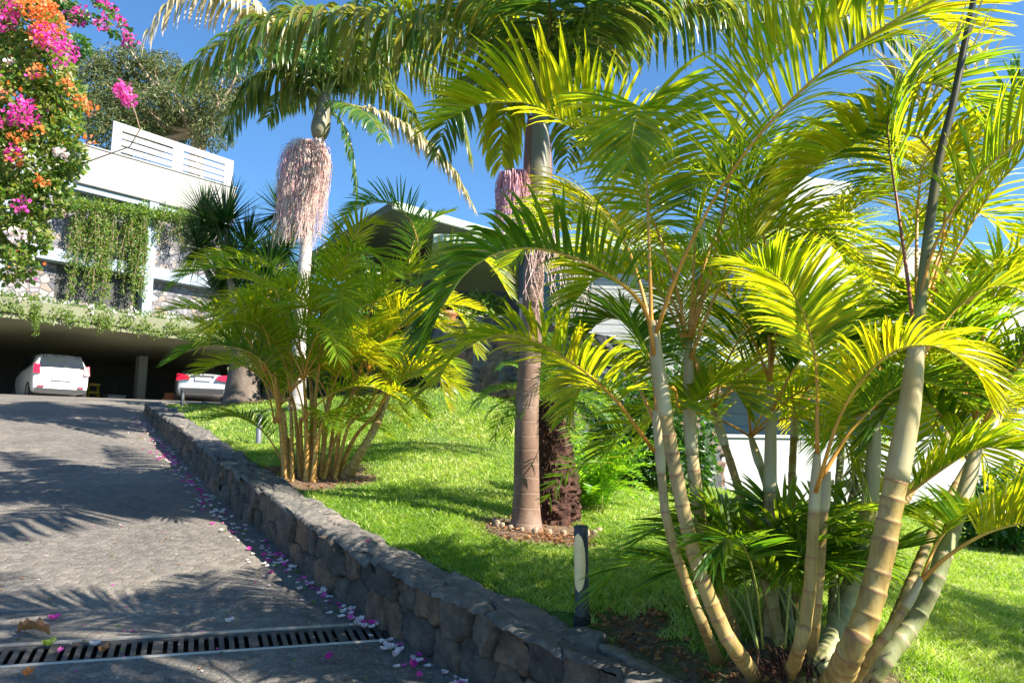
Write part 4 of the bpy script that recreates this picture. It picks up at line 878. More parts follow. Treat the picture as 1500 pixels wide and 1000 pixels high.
# ------------------------------------------------------------------ house in the middle with the wide roof
def middle_house():
    c = at(577, 301, 14.0); z = c[2]
    b = on_plane(716, 340, (0, 0, z), (0, 0, 1)); e1 = b - c; e1[2] = 0; e1 = nrm(e1); a = on_plane(494, 352, (0, 0, z), (0, 0, 1)); e2 = a - c; e2[2] = 0; e2 = nrm(e2)
    t = thing('middle_house', (c[0] + e1[0] * 2 + e2[0] * 2, c[1] + e1[1] * 2 + e2[1] * 2, 2.0), 'low house behind the palms with a wide overhanging flat roof and pale green fascia', 'house')
    L1, L2, D = 7.5, 6.0, 0.20
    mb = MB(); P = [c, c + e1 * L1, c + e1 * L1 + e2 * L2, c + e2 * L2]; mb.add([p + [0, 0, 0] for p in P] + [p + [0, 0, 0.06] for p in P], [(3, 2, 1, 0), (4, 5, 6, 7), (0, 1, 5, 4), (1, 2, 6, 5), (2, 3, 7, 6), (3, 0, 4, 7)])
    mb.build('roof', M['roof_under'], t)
    n1 = np.array([e1[1], -e1[0], 0]); n2 = np.array([-e2[1], e2[0], 0])
    mb = MB(); mb.box(c, e1, n1, Z3, -0.03, L1, 0.002, 0.05, -0.09, 0.08, bev=0.008)
    for k in range(60): mb.box(c, e1, n1, Z3, 0.05 + k * 0.125, 0.065 + k * 0.125, 0.05, 0.056, -0.08, 0.07)
    mb.build('fascia', M['fascia'], t)
    mb = MB(); mb.box(c, e2, n2, Z3, -0.03, L2, 0.002, 0.05, -0.09, 0.08, bev=0.008); mb.build('fascia', M['roof_under'], t)
    w0 = c + e1 * 1.7 + e2 * 1.6; w0[2] = 0
    mb = MB(); mb.box(w0, e1, e2, Z3, 0, 9.0, 0, 5.0, 1.2, z - 0.003); mb.build('wall', M['shade_wall'], t)
    # lighter cladded wing to the right with its window
    g = at(845, 420, 12.5); g[2] = 0; ge1 = nrm(np.array([1.0, 0.12, 0])); gn1 = np.array([ge1[1], -ge1[0], 0])
    zt = at(845, 372, 12.5)[2]
    mb = MB(); mb.box(g, ge1, gn1, Z3, 0.22, 2.0, -2.5, 0, 1.0, zt)
    for k in range(26): mb.box(g, ge1, gn1, Z3, 0.24, 1.98, 0.001, 0.014, 1.5 + k * 0.15, 1.635 + k * 0.15)
    mb.build('wall', M['grey_wall'], t)
    zb = at(815, 475, 12.5)[2]
    mb = MB(); mb.box(g, ge1, gn1, Z3, -0.95, 0.219, -0.3, -0.2, zb, zt - 0.01); f = mb.build('window', M['glass_teal'], t)
    mb = MB()
    for x in (-0.95, -0.40, 0.15): mb.box(g, ge1, gn1, Z3, x, x + 0.065, -0.2, -0.12, zb, zt - 0.01)
    mb.box(g, ge1, gn1, Z3, -0.95, 0.215, -0.199, -0.13, zb - 0.06, zb - 0.001); mb.build('window_frame', M['bollard'], f)
    mb = MB(); mb.box(g, ge1, gn1, Z3, -2.4, 2.2, -3.0, 0.35, zt + 0.002, zt + 0.16, bev=0.01); mb.build('canopy', M['fascia'], t)
middle_house()
def terrace_wall():
    a = at(598, 560, 13.5)[:2]; b = at(700, 560, 11.8)[:2]; c = at(800, 590, 10.9)[:2]; d = at(960, 640, 10.6)[:2]; e = at(1060, 640, 11.4)[:2]
    ln = spline([a, b, c, d, e], 120); T = nrm(np.gradient(ln, axis=0)); nl = np.stack([T[:, 1], -T[:, 0]], 1)
    S = np.concatenate([[0], np.cumsum(np.linalg.norm(np.diff(ln, axis=0), axis=1))]); ztop = at(652, 474, 12.4)[2]; 
    t = thing('terrace_wall', (b[0], b[1], 1.6), 'dark rubble stone wall rising behind the grassy mound in front of the middle house', 'stone wall')
    bz = lambda x, y: np.full(np.shape(x), 1.0)
    H = ztop - 1.0; st = lambda s: H - 0.50 * np.clip((s - 2.4) / 2.0, 0, 1) - 0.6 * np.clip((s - 4.4) / 1.0, 0, 1)
    f = lambda s, q: (0.0 * s, q * st(s), q * H, (np.ones_like(s), 0.0))
    g = lambda s, q: (-q * 0.45, st(s) + 0.0 * s, q * 0.45, (0.0, np.ones_like(s)))
    masonry('wall_face', t, ln, nl, S, 0, S[-1], f, (0.035, 80), (0.42, 0.26), bz, 0.05, M['rock_wall'], 12)
    masonry('wall_top', t, ln, nl, S, 0, S[-1], g, (0.06, 10), (0.5, 0.3), bz, 0.01, M['sunlit_stone'], 13)
    p = at(655, 470, 12.55); p[2] = ztop + 0.0; mb = MB(); k = 24; prof = [(0.0, 0.10), (0.16, 0.155), (0.17, 0.175), (0.22, 0.18), (0.22, 0.15), (0.12, 0.12)]
    V = [(p[0] + math.cos(2 * math.pi * j / k) * r_, p[1] + math.sin(2 * math.pi * j / k) * r_, p[2] + h_) for h_, r_ in prof for j in range(k)]
    mb.add(V, [(i * k + j, i * k + (j + 1) % k, (i + 1) * k + (j + 1) % k, (i + 1) * k + j) for i in range(len(prof) - 1) for j in range(k)], smooth=True)
    tag(mb.build('flower_pot', M['terracotta']), 'terracotta pot standing on the stone terrace wall', 'flower pot')
terrace_wall()
# ------------------------------------------------------------------ white house on the right
def white_house():
    O = at(1040, 640, 12.6); e = nrm(np.array([1.0, 0.30, 0])); n = np.array([e[1], -e[0], 0.0])
    t = thing('white_house', (O[0] + 2, O[1], 0.6), 'white modern house behind the large palm clump, with a shaded blue-white ground floor', 'house')
    O = O * [1, 1, 0]
    z1 = at(1040, 641, 12.6)[2]
    mb = MB(); mb.box(O, e, n, Z3, 0.0, 9.5, -0.25, 0, 0.0, z1, bev=0.015); mb.box(O, e, n, Z3, -0.03, 9.5, -0.28, 0.03, z1 + 0.001, z1 + 0.06, bev=0.01); mb.build('terrace_parapet', M['white'], t)
    z2 = at(1040, 535, 12.6)[2]; z3 = at(1040, 515, 12.6)[2]
    mb = MB()
    mb.box(O, e, n, Z3, 0.0, 9.5, -2.3, -2.1, 0.5, z2)
    for k in range(7): mb.box(O, e, n, Z3, 0.05, 9.4, -2.098, -2.08, z1 - 0.15 + k * 0.235, z1 + 0.065 + k * 0.235, bev=0.006)
    mb.build('garage_door_wall', M['shaded_white'], t)
    mb = MB(); mb.box(O, e, n, Z3, -0.05, 9.5, -3.0, 0.35, z2 + 0.001, z3 + 0.1, bev=0.02); mb.build('overhang', M['fascia'], t)
    a = float(np.dot(on_plane(1150, 330, O - n * 0.6, n) - O, e)); b = float(np.dot(on_plane(1256, 330, O - n * 0.6, n) - O, e)); zt = at(1200, 235, 13.2)[2]
    mb = MB(); mb.box(O, e, n, Z3, a, b, -4, -0.6, z3 + 0.101, zt, bev=0.05); mb.build('upper_wall', M['white'], t)
    zt2 = at(1400, 318, 12.9)[2]
    mb = MB(); mb.box(O, e, n, Z3, b + 0.34, 9.5, -4, -0.7, z3 + 0.101, zt2, bev=0.05); mb.build('upper_wall', M['white'], t)
    mb = MB(); mb.box(O, e, n, Z3, b + 0.001, b + 0.339, -3.8, -1.1, z3 + 0.102, zt2 + 0.2); mb.build('window', M['glass'], t)
    zt3 = at(900, 400, 13.2)[2]
    mb = MB(); mb.box(O, e, n, Z3, 0.3, a - 0.001, -4, -1.6, z3 + 0.102, zt3, bev=0.03); mb.build('side_wall', M['grey_wall'], t)
white_house()
def planter_box():
    p = lawn_at(1362, 744); t = thing('garden_trunk', (p[0], p[1], p[2]), 'long dark grey chest standing on the lawn against the white terrace parapet', 'chest')
    A = (p, (1, -0.08, 0), (0.08, 1, 0), Z3)
    mb = MB(); mb.box(*A, -0.35, 0.40, -0.2, 0.2, -0.03, 0.20, bev=0.015); mb.build('body', M['bollard_grey'], t)
    mb = MB(); mb.box(*A, -0.37, 0.42, -0.22, 0.22, 0.201, 0.25, bev=0.015); mb.build('lid', M['bollard'], t)
planter_box()

# ------------------------------------------------------------------ bollard lamps
def bollard(p, face, h=0.43, r=0.035, mat='bollard', lens=True):
    t = thing('bollard_lamp', tuple(p), 'x', 'bollard lamp', 'bollard lamps on the lawn')
    mb = MB(); P = [p + np.array([0, 0, z]) for z in (-0.06, 0.0, h - 0.006, h)]
    mb.tube(P, [r, r, r, r - 0.005], 32); b = mb.build('post', M[mat], t)
    if lens:
        n = 16; V = []; F = []
        for i in range(n + 1):
            z = -1 + 2 * i / n; wv = math.sqrt(max(0, 1 - z * z)) * R(60)
            for j in range(9):
                a = face + wv * (-1 + j / 4); V.append((p[0] + math.cos(a) * (r + 0.0015), p[1] + math.sin(a) * (r + 0.0015), p[2] + h * 0.59 + z * h * 0.325))
        F = [(i * 9 + j, i * 9 + j + 1, i * 9 + 10 + j, i * 9 + 9 + j) for i in range(n) for j in range(8)]
        mb = MB(); mb.add(V, F, smooth=True); mb.build('lens', M['lens'], t)
    mb = MB(); mb.tube([p + np.array([0, 0, -0.05]), p + np.array([0, 0, 0.002])], r + 0.008, 24); mb.build('base_plate', M['pit'], t)
    return t
_p = lawn_at(853, 906); _t = bollard(_p, R(-122)); _t['label'] = 'nearest bollard lamp, dark metal with oval cream lens, on grass above the low wall'
_p = lawn_at(378, 655); _t = bollard(_p, R(60), 0.43, 0.035, 'bollard_grey'); _t['label'] = 'bollard lamp, coloured sunlit grey, on the lawn left of the middle clump of orange-stemmed palms'
_p = at(266, 601, 16.0); _p[2] = hl1(_p[0], _p[1]); _t = bollard(_p, R(60), 0.43, 0.032, 'bollard'); _t['label'] = 'farthest bollard lamp, dark, on the corner of the lawn in front of the silver car'

# ------------------------------------------------------------------ the near king palm (centre)
LK = dict(n=74, L=0.64, w=0.046, s0=0.12, sw0=78, sw1=42, vee=-4, droop=5.5, k=7, jit=7, prof=(0.6, 1.0, 0.45), fold=0.18)
def king_fronds(t, lst, Y0, scale=1.0, leaf='king_leaf'):
    for i, (P, kw) in enumerate(lst):
        k2 = dict(LK); k2['L'] *= scale; k2['w'] *= scale; lf = kw.pop('leaf', leaf) if 'leaf' in kw else leaf; rc = kw.pop('rachis', 'rachis_green') if 'rachis' in kw else 'rachis_green'
        k2.update(kw); P3 = [at(q[0], q[1], q[2] if len(q) > 2 else Y0) for q in P]
        add_frond(t, P3, lf, rc, r0=0.020 * scale, r1=0.004 * scale, seed=100 + i * 7 + int(Y0 * 3), **k2)
def king_centre():
    b = p_king
    t = thing('king_palm', tuple(b), 'tall king palm with brown ringed trunk and pink flower skirt in mid lawn', 'palm tree')
    path = [b - [0, 0, 0.05], at(771, 740, 6.0), at(772, 600, 6.0), at(778, 500, 6.0), at(782, 400, 6.0), at(786, 345, 6.0)]
    Q = spline(path, 40); rr = [0.135 * math.exp(-i / 1.6) * 0.35 + 0.102 - 0.026 * i / 39 for i in range(40)]
    mb = MB(); mb.tube(Q, rr, 24); mb.build('trunk', M['king_trunk'], t)
    Q = spline([Q[-1], at(788, 300, 6.0), at(789, 240, 6.0), at(790, 160, 6.0)], 16)
    mb = MB(); mb.tube(Q, [0.092, 0.108, 0.112, 0.112, 0.108, 0.104, 0.10, 0.098, 0.095, 0.092, 0.09, 0.088, 0.085, 0.08, 0.07, 0.05], 24); mb.build('crownshaft', M['king_shaft'], t)
    mb = MB(); off = np.array([-0.075, -0.02, 0]); mb.tube([q + off for q in Q[1:-1]], [0.02, 0.04, 0.055, 0.06, 0.06, 0.055, 0.055, 0.05, 0.05, 0.045, 0.045, 0.04, 0.03, 0.02], 12)
    mb.build('old_sheath', M['brown_sheath'], t)
    mb = MB(); off = np.array([0.085, 0.03, 0]); mb.tube([q + off for q in Q[1:-3]], [0.01, 0.03, 0.035, 0.035, 0.03, 0.03, 0.03, 0.03, 0.025, 0.02, 0.02, 0.01], 10); mb.build('old_sheath', M['brown_sheath'], t)
    Lx = [
        ([(787, 158), (755, 112, 5.9), (715, 78, 5.8), (640, 42, 5.7), (540, 22, 5.6), (440, 20, 5.5), (355, 42, 5.45), (264, 112, 5.4)], dict(n=86, L=0.62, droop=6.5, w=0.040, s0=0.16)),
        ([(795, 150), (840, 95, 6.3), (890, 55, 6.5), (960, 25, 6.7), (1050, 5, 6.8), (1150, 2, 6.8), (1250, 22, 6.8), (1345, 62, 6.8)], dict(n=84, L=0.64, droop=6.5, s0=0.15)),
        ([(790, 150), (800, 90, 5.8), (806, 30, 5.5), (800, -40, 5.0), (780, -110, 4.4), (750, -160, 3.9)], dict(L=0.7, droop=1.6, rachis='rachis_dark')),
        ([(788, 150), (760, 90, 6.3), (720, 20, 6.6), (680, -50, 6.9), (640, -70, 7.3)], dict(L=0.66, droop=4.2)),
        ([(792, 150), (830, 90, 6.2), (870, 20, 6.3), (900, -40, 6.4), (930, -60, 6.5)], dict(L=0.66, droop=3.5)),
        ([(785, 155), (765, 135, 6.3), (745, 150, 6.7), (735, 190, 7.0), (735, 245, 7.1)], dict(L=0.45, droop=5.6, n=40, s0=0.3, sw0=45, leaf='areca_yellow')),
        ([(786, 158), (750, 120, 6.3), (700, 120, 6.8), (660, 165, 7.2), (640, 230, 7.4)], dict(L=0.5, droop=5.1, n=44)),
        ([(796, 158), (815, 140, 6.4), (830, 160, 6.9), (835, 200, 7.2), (830, 240, 7.3)], dict(L=0.4, droop=5.4, n=30, s0=0.3)),
        ([(790, 150), (770, 60, 6.1), (735, -20, 6.2), (670, -60, 6.2), (610, -40, 6.2), (590, 10, 6.2)], dict(L=0.55, droop=5.1, leaf='areca_yellow')),
        ([(790, 150), (850, 60, 5.8), (930, -20, 5.4), (1000, -60, 5.0)], dict(L=0.6, droop=3.8)),
        ([(789, 150), (780, 80, 6.8), (770, 20, 7.6), (765, -20, 8.4)], dict(L=0.6, droop=4.2)),
    ]
    king_fronds(t, Lx, 6.0)
    # crown shadows: fronds that arch away over the top of the picture
    top = at(790, 150, 6.0)
    for i, az in enumerate((20, 75, 140, 200, 250, 320)):
        add_frond(t, arch(top, az, 74, 2.6, 95), 'king_leaf', 'rachis_green', r0=0.02, r1=0.004, seed=900 + i, **dict(LK, L=0.6))
    c = at(752, 252, 5.9); strands(t, 'flower_skirt', c, (0.15, 0.12), 0.55, 230, 'tassel_pink', 0.0035, 3, 0.9, wav=0.02, outer=0.55)
    c = at(795, 285, 5.85); strands(t, 'flower_skirt', c, (0.14, 0.10), 0.95, 36, 'tassel', 0.0035, 4, 0.7, wav=0.05, outer=0.5)
    c = at(843, 372, 6.1); strands(t, 'flower_skirt', c, (0.13, 0.06), 0.62, 70, 'tassel_dry', 0.004, 5, 0.5, wav=0.04)
    return t
king_centre()
def king_left():
    b = at(437, 600, 11.6); Y = b[1]; b[2] = hl1(b[0], b[1])
    t = thing('king_palm', tuple(b), 'pale king palm behind the middle palm clump, hung with a long pinkish-white flower skirt', 'palm tree')
    path = [b - [0, 0, 0.05], at(437, 560, Y), at(439, 480, Y), at(446, 390, Y), at(453, 310, Y), at(462, 240, Y), at(467, 205, Y)]
    Q = spline(path, 40); mb = MB(); mb.tube(Q, [0.06 * math.exp(-i / 1.6) + 0.112 - 0.030 * i / 39 for i in range(40)], 20); mb.build('trunk', M['king_trunk_pale'], t)
    Q = spline([Q[-1], at(470, 185, Y), at(474, 160, Y), at(477, 138, Y)], 10); mb = MB(); mb.tube(Q, [0.085, 0.13, 0.15, 0.15, 0.14, 0.13, 0.12, 0.11, 0.10, 0.07], 20); mb.build('crownshaft', M['king_shaft'], t)
    Lx = [
        ([(475, 148), (450, 125), (420, 108), (380, 115), (350, 150), (333, 196)], dict(droop=5.8, L=0.68)),
        ([(475, 148), (455, 110), (415, 50), (360, 0, 11), (300, -18, 10.6), (250, 0, 10.3), (212, 52, 10.2)], dict(L=0.8, leaf='dry_leaf', droop=5.4, n=60)),
        ([(478, 160), (510, 156), (560, 165), (615, 198), (660, 242), (695, 304)], dict(L=0.5, droop=4.5, leaf='dry_leaf')),
        ([(478, 162), (498, 175), (512, 205), (520, 245), (524, 296)], dict(L=0.42, droop=4.8, n=36)),
        ([(477, 150), (505, 100), (560, 75), (620, 90), (670, 150), (692, 232)], dict(L=0.72, droop=5.4)),
        ([(475, 148), (470, 95), (450, 40), (430, -10, 12.2)], dict(L=0.8, droop=3.8)),
        ([(475, 148), (490, 90), (520, 30, 11.0), (560, -10, 10.5), (610, -5, 10.2)], dict(L=0.8, droop=4.5)),
        ([(475, 148), (440, 95), (390, 70, 10.8), (335, 85, 10.3), (290, 110, 10.0)], dict(L=0.7, droop=4.8)),
        ([(476, 150), (500, 120, 12.4), (545, 115, 13), (590, 150, 13.4), (615, 205, 13.6)], dict(L=0.66, droop=5.1)),
        ([(474, 150), (450, 130, 12.5), (415, 140, 13), (390, 175, 13.3)], dict(L=0.6, droop=5.1)),
        ([(476, 145), (478, 95, 12.2), (500, 50, 13), (540, 40, 13.6)], dict(L=0.7, droop=4.5)),
        ([(477, 158), (500, 150, 11), (540, 170, 10.4), (565, 205, 10.0)], dict(L=0.45, droop=5.1, n=36)),
        ([(474, 146), (440, 80, 12), (400, 30, 12.5), (360, 15, 13)], dict(L=0.75, droop=4.5)),
    ]
    for P, kw in Lx: kw.pop('tipdry', None)
    king_fronds(t, Lx, Y, 1.3)
    for i, az in enumerate((70, 120, 20)):
        add_frond(t, arch(at(476, 145, Y), az, 70, 2.8, 95), 'king_leaf', 'rachis_green', r0=0.02, r1=0.004, seed=950 + i, **dict(LK, L=0.7))
    c = at(453, 210, Y - 0.15); strands(t, 'flower_skirt', c, (0.40, 0.28), 1.55, 620, 'tassel', 0.0042, 6, 0.7, wav=0.035, push=(-0.10, 0))
    c = at(432, 215, Y - 0.2); strands(t, 'flower_skirt', c, (0.30, 0.2), 1.2, 90, 'tassel_pink', 0.004, 8, 0.7, wav=0.03, outer=0.4)
    return t
king_left()
def tip_frond():            # dry cream-coloured frond tip of the left king palm hangs on its own long frond
    pass

# ------------------------------------------------------------------ the large areca clump in front
def big_areca():
    t = thing('areca_palm', tuple(p_big), 'large areca palm clump with thick ringed pale stems filling the right foreground', 'palm clump')
    def base_pt(px, py): return lawn_at(px, py) - np.array([0, 0, 0.03])
    A = [base_pt(1107, 990), at(1080, 955, 2.95), at(1058, 919, 2.93), at(1023, 832, 2.92), at(997, 728, 2.92), at(976, 612, 2.92), at(963, 530, 2.92), at(957, 470, 2.92)]
    areca_stem(t, A, 0.037, 0.026, seed=1, node=0.075, shaft=0.36, shaft_r=0.031)
    A2 = [base_pt(1052, 968), at(1030, 915, 3.15), at(1008, 862, 3.15), at(976, 758, 3.15), at(966, 655, 3.15), at(960, 600, 3.15)]
    areca_stem(t, A2, 0.030, 0.017, seed=2, node=0.09, shaft=0.25)
    B = [base_pt(1080, 940), at(1048, 850, 3.45), at(1027, 763, 3.45), at(1013, 655, 3.45), at(1009, 560, 3.45), at(1008, 500, 3.45)]
    areca_stem(t, B, 0.036, 0.028, seed=3, node=0.10, shaft=0.5, shaft_r=0.032)
    C = [base_pt(1132, 935), at(1128, 850, 3.6), at(1127, 760, 3.6), at(1129, 640, 3.6), at(1128, 560, 3.6)]
    areca_stem(t, C, 0.040, 0.030, seed=4, node=0.12, shaft=0.5, shaft_r=0.03)
    D = [base_pt(1155, 992), at(1170, 950, 2.9), at(1180, 910, 2.9), at(1187, 845, 2.9), at(1193, 737, 2.9), at(1197, 665, 2.9)]
    areca_stem(t, D, 0.032, 0.021, seed=5, node=0.10, shaft=0.2, shaft_r=0.022, flare=2.2)
    D2 = [base_pt(1187, 975), at(1195, 905, 3.1), at(1200, 850, 3.1), at(1206, 760, 3.1), at(1212, 690, 3.1)]
    areca_stem(t, D2, 0.024, 0.018, seed=6, node=0.10, shaft=0.15)
    E = [base_pt(1200, 975), at(1231, 905, 3.35), at(1257, 823, 3.38), at(1273, 740, 3.4), at(1279, 680, 3.4), at(1282, 600, 3.4)]
    areca_stem(t, E, 0.050, 0.038, 'areca_stem_green', seed=7, node=0.11, shaft=0.5, shaft_r=0.036)
    F_ = [base_pt(1220, 1005), at(1245, 955, 2.78), at(1268, 905, 2.75), at(1290, 823, 2.75), at(1306, 737, 2.75), at(1323, 650, 2.75), at(1333, 590, 2.75), at(1339, 536, 2.75), at(1345, 480, 2.75)]
    areca_stem(t, F_, 0.056, 0.038, seed=8, node=0.095, shaft=0.55, shaft_r=0.043, flare=1.5)
    G = [base_pt(1262, 1000), at(1300, 960, 3.05), at(1342, 905, 3.1), at(1371, 845, 3.1), at(1393, 780, 3.15), at(1412, 728, 3.2), at(1432, 650, 3.25)]
    areca_stem(t, G, 0.042, 0.033, 'areca_stem_green', seed=9, node=0.10, shaft=0.30, shaft_r=0.034)
    G2 = [base_pt(1245, 1000), at(1280, 955, 2.95), at(1308, 915, 2.95), at(1335, 875, 2.95), at(1350, 845, 2.95)]
    areca_stem(t, G2, 0.026, 0.017, seed=10, node=0.10, shaft=0.12, shaft_r=0.018)
    # the thick unopened spear
    S = px_path([(1345, 482, 2.75), (1357, 368, 2.75), (1374, 243, 2.75), (1396, 152, 2.74), (1413, 65, 2.74), (1432, -30, 2.72), (1450, -120, 2.7)])
    mb = MB(); Q = spline(S, 24); mb.tube(Q, [0.021 - 0.012 * i / 23 for i in range(24)], 10, uvy=[min(1, i / 14) for i in range(24)]); mb.build('spear_leaf', M['rachis_dark'], t)
    LA = dict(n=72, L=0.47, w=0.0155, s0=0.32, sw0=68, sw1=28, vee=30, droop=2.2, k=6)
    H = [  # path, options
        ([(955, 500, 2.92), (952, 400, 2.92), (949, 300, 2.92), (946, 220, 2.9), (943, 165, 2.86), (936, 158, 2.78), (927, 195, 2.66), (918, 245, 2.58)], dict(L=0.40, s0=0.36, vee=5, leaf='areca_leaf', n=44, w=0.03)),
        ([(1006, 500, 3.45), (985, 400, 3.5), (940, 290, 3.5), (880, 212, 3.45), (826, 178, 3.4), (776, 152, 3.35), (710, 150, 3.3), (650, 178, 3.25)], dict(L=0.52, s0=0.36, vee=32, leaf='areca_yellow', w=0.034, droop=0.7)),
        ([(958, 520, 2.9), (943, 448, 2.85), (900, 408, 2.75), (850, 382, 2.7), (790, 364, 2.65), (735, 368, 2.6), (690, 392, 2.55), (652, 440, 2.5), (626, 505, 2.46)], dict(L=0.34, s0=0.22, vee=35, n=52, leaf='areca_dark', w=0.026)),
        ([(958, 660, 3.1), (947, 648, 3.05), (915, 600, 2.95), (870, 555, 2.85), (820, 520, 2.78), (770, 494, 2.72), (720, 492, 2.68), (675, 512, 2.62), (632, 565, 2.55)], dict(L=0.34, s0=0.24, vee=18, n=50, leaf='areca_leaf', w=0.024)),
        ([(1012, 500, 3.45), (1040, 400, 3.45), (1066, 280, 3.4), (1078, 200, 3.4), (1086, 152, 3.4), (1110, 112, 3.35), (1155, 70, 3.3), (1207, 40, 3.3), (1262, 12, 3.25), (1330, 10, 3.2), (1400, 50, 3.2)], dict(L=0.62, s0=0.52, vee=38, leaf='areca_yellow', w=0.036, droop=0.5, n=42, sw0=75)),
        ([(1345, 482, 3.0), (1372, 400, 3.1), (1385, 300, 3.1), (1365, 220, 3.1), (1325, 194, 3.05), (1270, 205, 3.0), (1220, 226, 3.0), (1168, 268, 3.0), (1130, 330, 3.0)], dict(L=0.40, s0=0.42, vee=40, leaf='areca_yellow', w=0.032, sw0=72)),
        ([(1340, 490, 2.8), (1324, 368, 2.85), (1309, 260, 2.9), (1301, 185, 2.9), (1312, 145, 2.9), (1350, 120, 2.9), (1400, 130, 2.9), (1450, 170, 2.9)], dict(L=0.42, s0=0.4, vee=25, leaf='areca_dark', rachis='rachis_red', n=44)),
        ([(1350, 470, 3.1), (1395, 380, 3.15), (1440, 300, 3.15), (1495, 235, 3.1), (1560, 190, 3.0), (1640, 190, 2.9)], dict(L=0.46, s0=0.2, vee=30, leaf='areca_leaf', n=44)),
        ([(1345, 470, 3.0), (1380, 360, 3.1), (1430, 240, 3.2), (1490, 130, 3.2), (1560, 60, 3.1)], dict(L=0.5, s0=0.3, vee=20, leaf='areca_dark', n=44)),
        ([(1195, 720, 2.85), (1207, 680, 2.78), (1230, 610, 2.68), (1262, 558, 2.6), (1300, 520, 2.52), (1340, 505, 2.46), (1390, 512, 2.42), (1430, 545, 2.4), (1452, 590, 2.38)], dict(L=0.27, s0=0.33, vee=25, leaf='areca_yellow', n=48, w=0.020, droop=1.6)),
        ([(1197, 665, 2.9), (1197, 600, 2.88), (1196, 540, 2.86), (1184, 480, 2.82), (1162, 430, 2.76), (1130, 398, 2.7), (1090, 385, 2.64)], dict(L=0.32, s0=0.34, vee=20, leaf='areca_leaf', n=44, w=0.024)),
        ([(1203, 700, 2.95), (1240, 640, 2.95), (1275, 600, 2.95), (1315, 568, 2.95), (1365, 560, 2.95), (1420, 590, 2.95)], dict(L=0.28, s0=0.4, leaf='areca_dark', n=36, w=0.02)),
        ([(1128, 560, 3.6), (1125, 450, 3.6), (1122, 380, 3.58), (1112, 310, 3.5), (1085, 262, 3.4), (1040, 262, 3.3), (1000, 300, 3.2)], dict(L=0.44, s0=0.35, leaf='areca_dark')),
        ([(1131, 600, 3.55), (1145, 575, 3.5), (1160, 545, 3.45), (1190, 510, 3.4), (1235, 500, 3.35), (1280, 530, 3.3)], dict(L=0.32, s0=0.3, leaf='areca_dark')),
        ([(1009, 500, 3.45), (1015, 415, 3.5), (1022, 330, 3.55), (1050, 255, 3.6), (1100, 215, 3.6), (1160, 220, 3.6)], dict(L=0.46, s0=0.32, leaf='areca_leaf', vee=30)),
        ([(1012, 525, 3.42), (1035, 462, 3.38), (1062, 406, 3.3), (1100, 355, 3.25), (1150, 330, 3.2), (1205, 345, 3.15), (1250, 400, 3.1)], dict(L=0.38, s0=0.3, leaf='areca_leaf', vee=25)),
        ([(1004, 510, 3.45), (985, 460, 3.5), (960, 420, 3.6), (920, 400, 3.65), (870, 410, 3.7), (830, 460, 3.7)], dict(L=0.38, s0=0.25, leaf='areca_leaf')),
        ([(1012, 520, 3.5), (1030, 560, 3.5), (1000, 470, 3.7), (1010, 400, 3.9), (1060, 340, 4.0)], dict(L=0.4, s0=0.3, leaf='areca_leaf')),
        ([(1350, 850, 2.95), (1362, 836, 2.92), (1413, 797, 2.85), (1470, 772, 2.8), (1540, 765, 2.72), (1610, 790, 2.65)], dict(L=0.26, s0=0.42, vee=55, leaf='areca_yellow', n=40, w=0.02)),
        ([(1350, 850, 2.95), (1370, 800, 3.0), (1400, 760, 3.05), (1440, 745, 3.1), (1480, 760, 3.1)], dict(L=0.25, s0=0.35, leaf='areca_leaf')),
        ([(1432, 650, 3.25), (1445, 610, 3.25), (1465, 575, 3.25), (1500, 528, 3.2), (1550, 490, 3.15), (1620, 490, 3.1)], dict(L=0.42, s0=0.15, leaf='areca_dark', vee=25)),
        ([(1432, 655, 3.25), (1425, 600, 3.3), (1410, 540, 3.3), (1380, 480, 3.3), (1330, 455, 3.3), (1280, 470, 3.3)], dict(L=0.42, s0=0.25, leaf='areca_dark', vee=25)),
        ([(1432, 650, 3.25), (1438, 560, 3.4), (1440, 470, 3.5), (1470, 400, 3.5), (1530, 360, 3.4)], dict(L=0.46, s0=0.3, leaf='areca_leaf', vee=25)),
        ([(1282, 600, 3.4), (1295, 480, 3.5), (1320, 380, 3.6), (1370, 320, 3.6), (1430, 310, 3.6), (1490, 350, 3.5)], dict(L=0.46, s0=0.3, leaf='areca_leaf', vee=30)),
        ([(1281, 620, 3.4), (1260, 540, 3.5), (1225, 480, 3.6), (1175, 460, 3.6), (1130, 490, 3.6)], dict(L=0.4, s0=0.3, leaf='areca_dark', vee=20)),
        ([(960, 600, 3.15), (985, 560, 3.2), (1000, 600, 3.3), (1060, 560, 3.4), (1100, 600, 3.4)], dict(L=0.3, s0=0.3, leaf='areca_leaf')),
        ([(960, 620, 3.15), (930, 560, 3.3), (890, 530, 3.5), (850, 560, 3.6), (830, 610, 3.6)], dict(L=0.3, s0=0.25, leaf='areca_leaf')),
        ([(962, 600, 3.15), (955, 540, 3.25), (935, 490, 3.4), (895, 465, 3.5), (850, 490, 3.5)], dict(L=0.34, s0=0.25, leaf='areca_dark')),
        ([(1300, 740, 2.9), (1340, 715, 2.9), (1390, 680, 2.85), (1440, 655, 2.8), (1500, 660, 2.75)], dict(L=0.26, s0=0.2, leaf='areca_leaf', n=36)),
        ([(1430, 700, 3.3), (1400, 640, 3.35), (1360, 590, 3.4), (1310, 590, 3.4), (1280, 640, 3.4)], dict(L=0.34, s0=0.25, leaf='areca_dark')),
        ([(1340, 540, 2.75), (1385, 470, 2.8), (1430, 430, 2.8), (1480, 420, 2.8), (1540, 450, 2.8)], dict(L=0.36, s0=0.2, leaf='areca_leaf', n=36)),
    ]
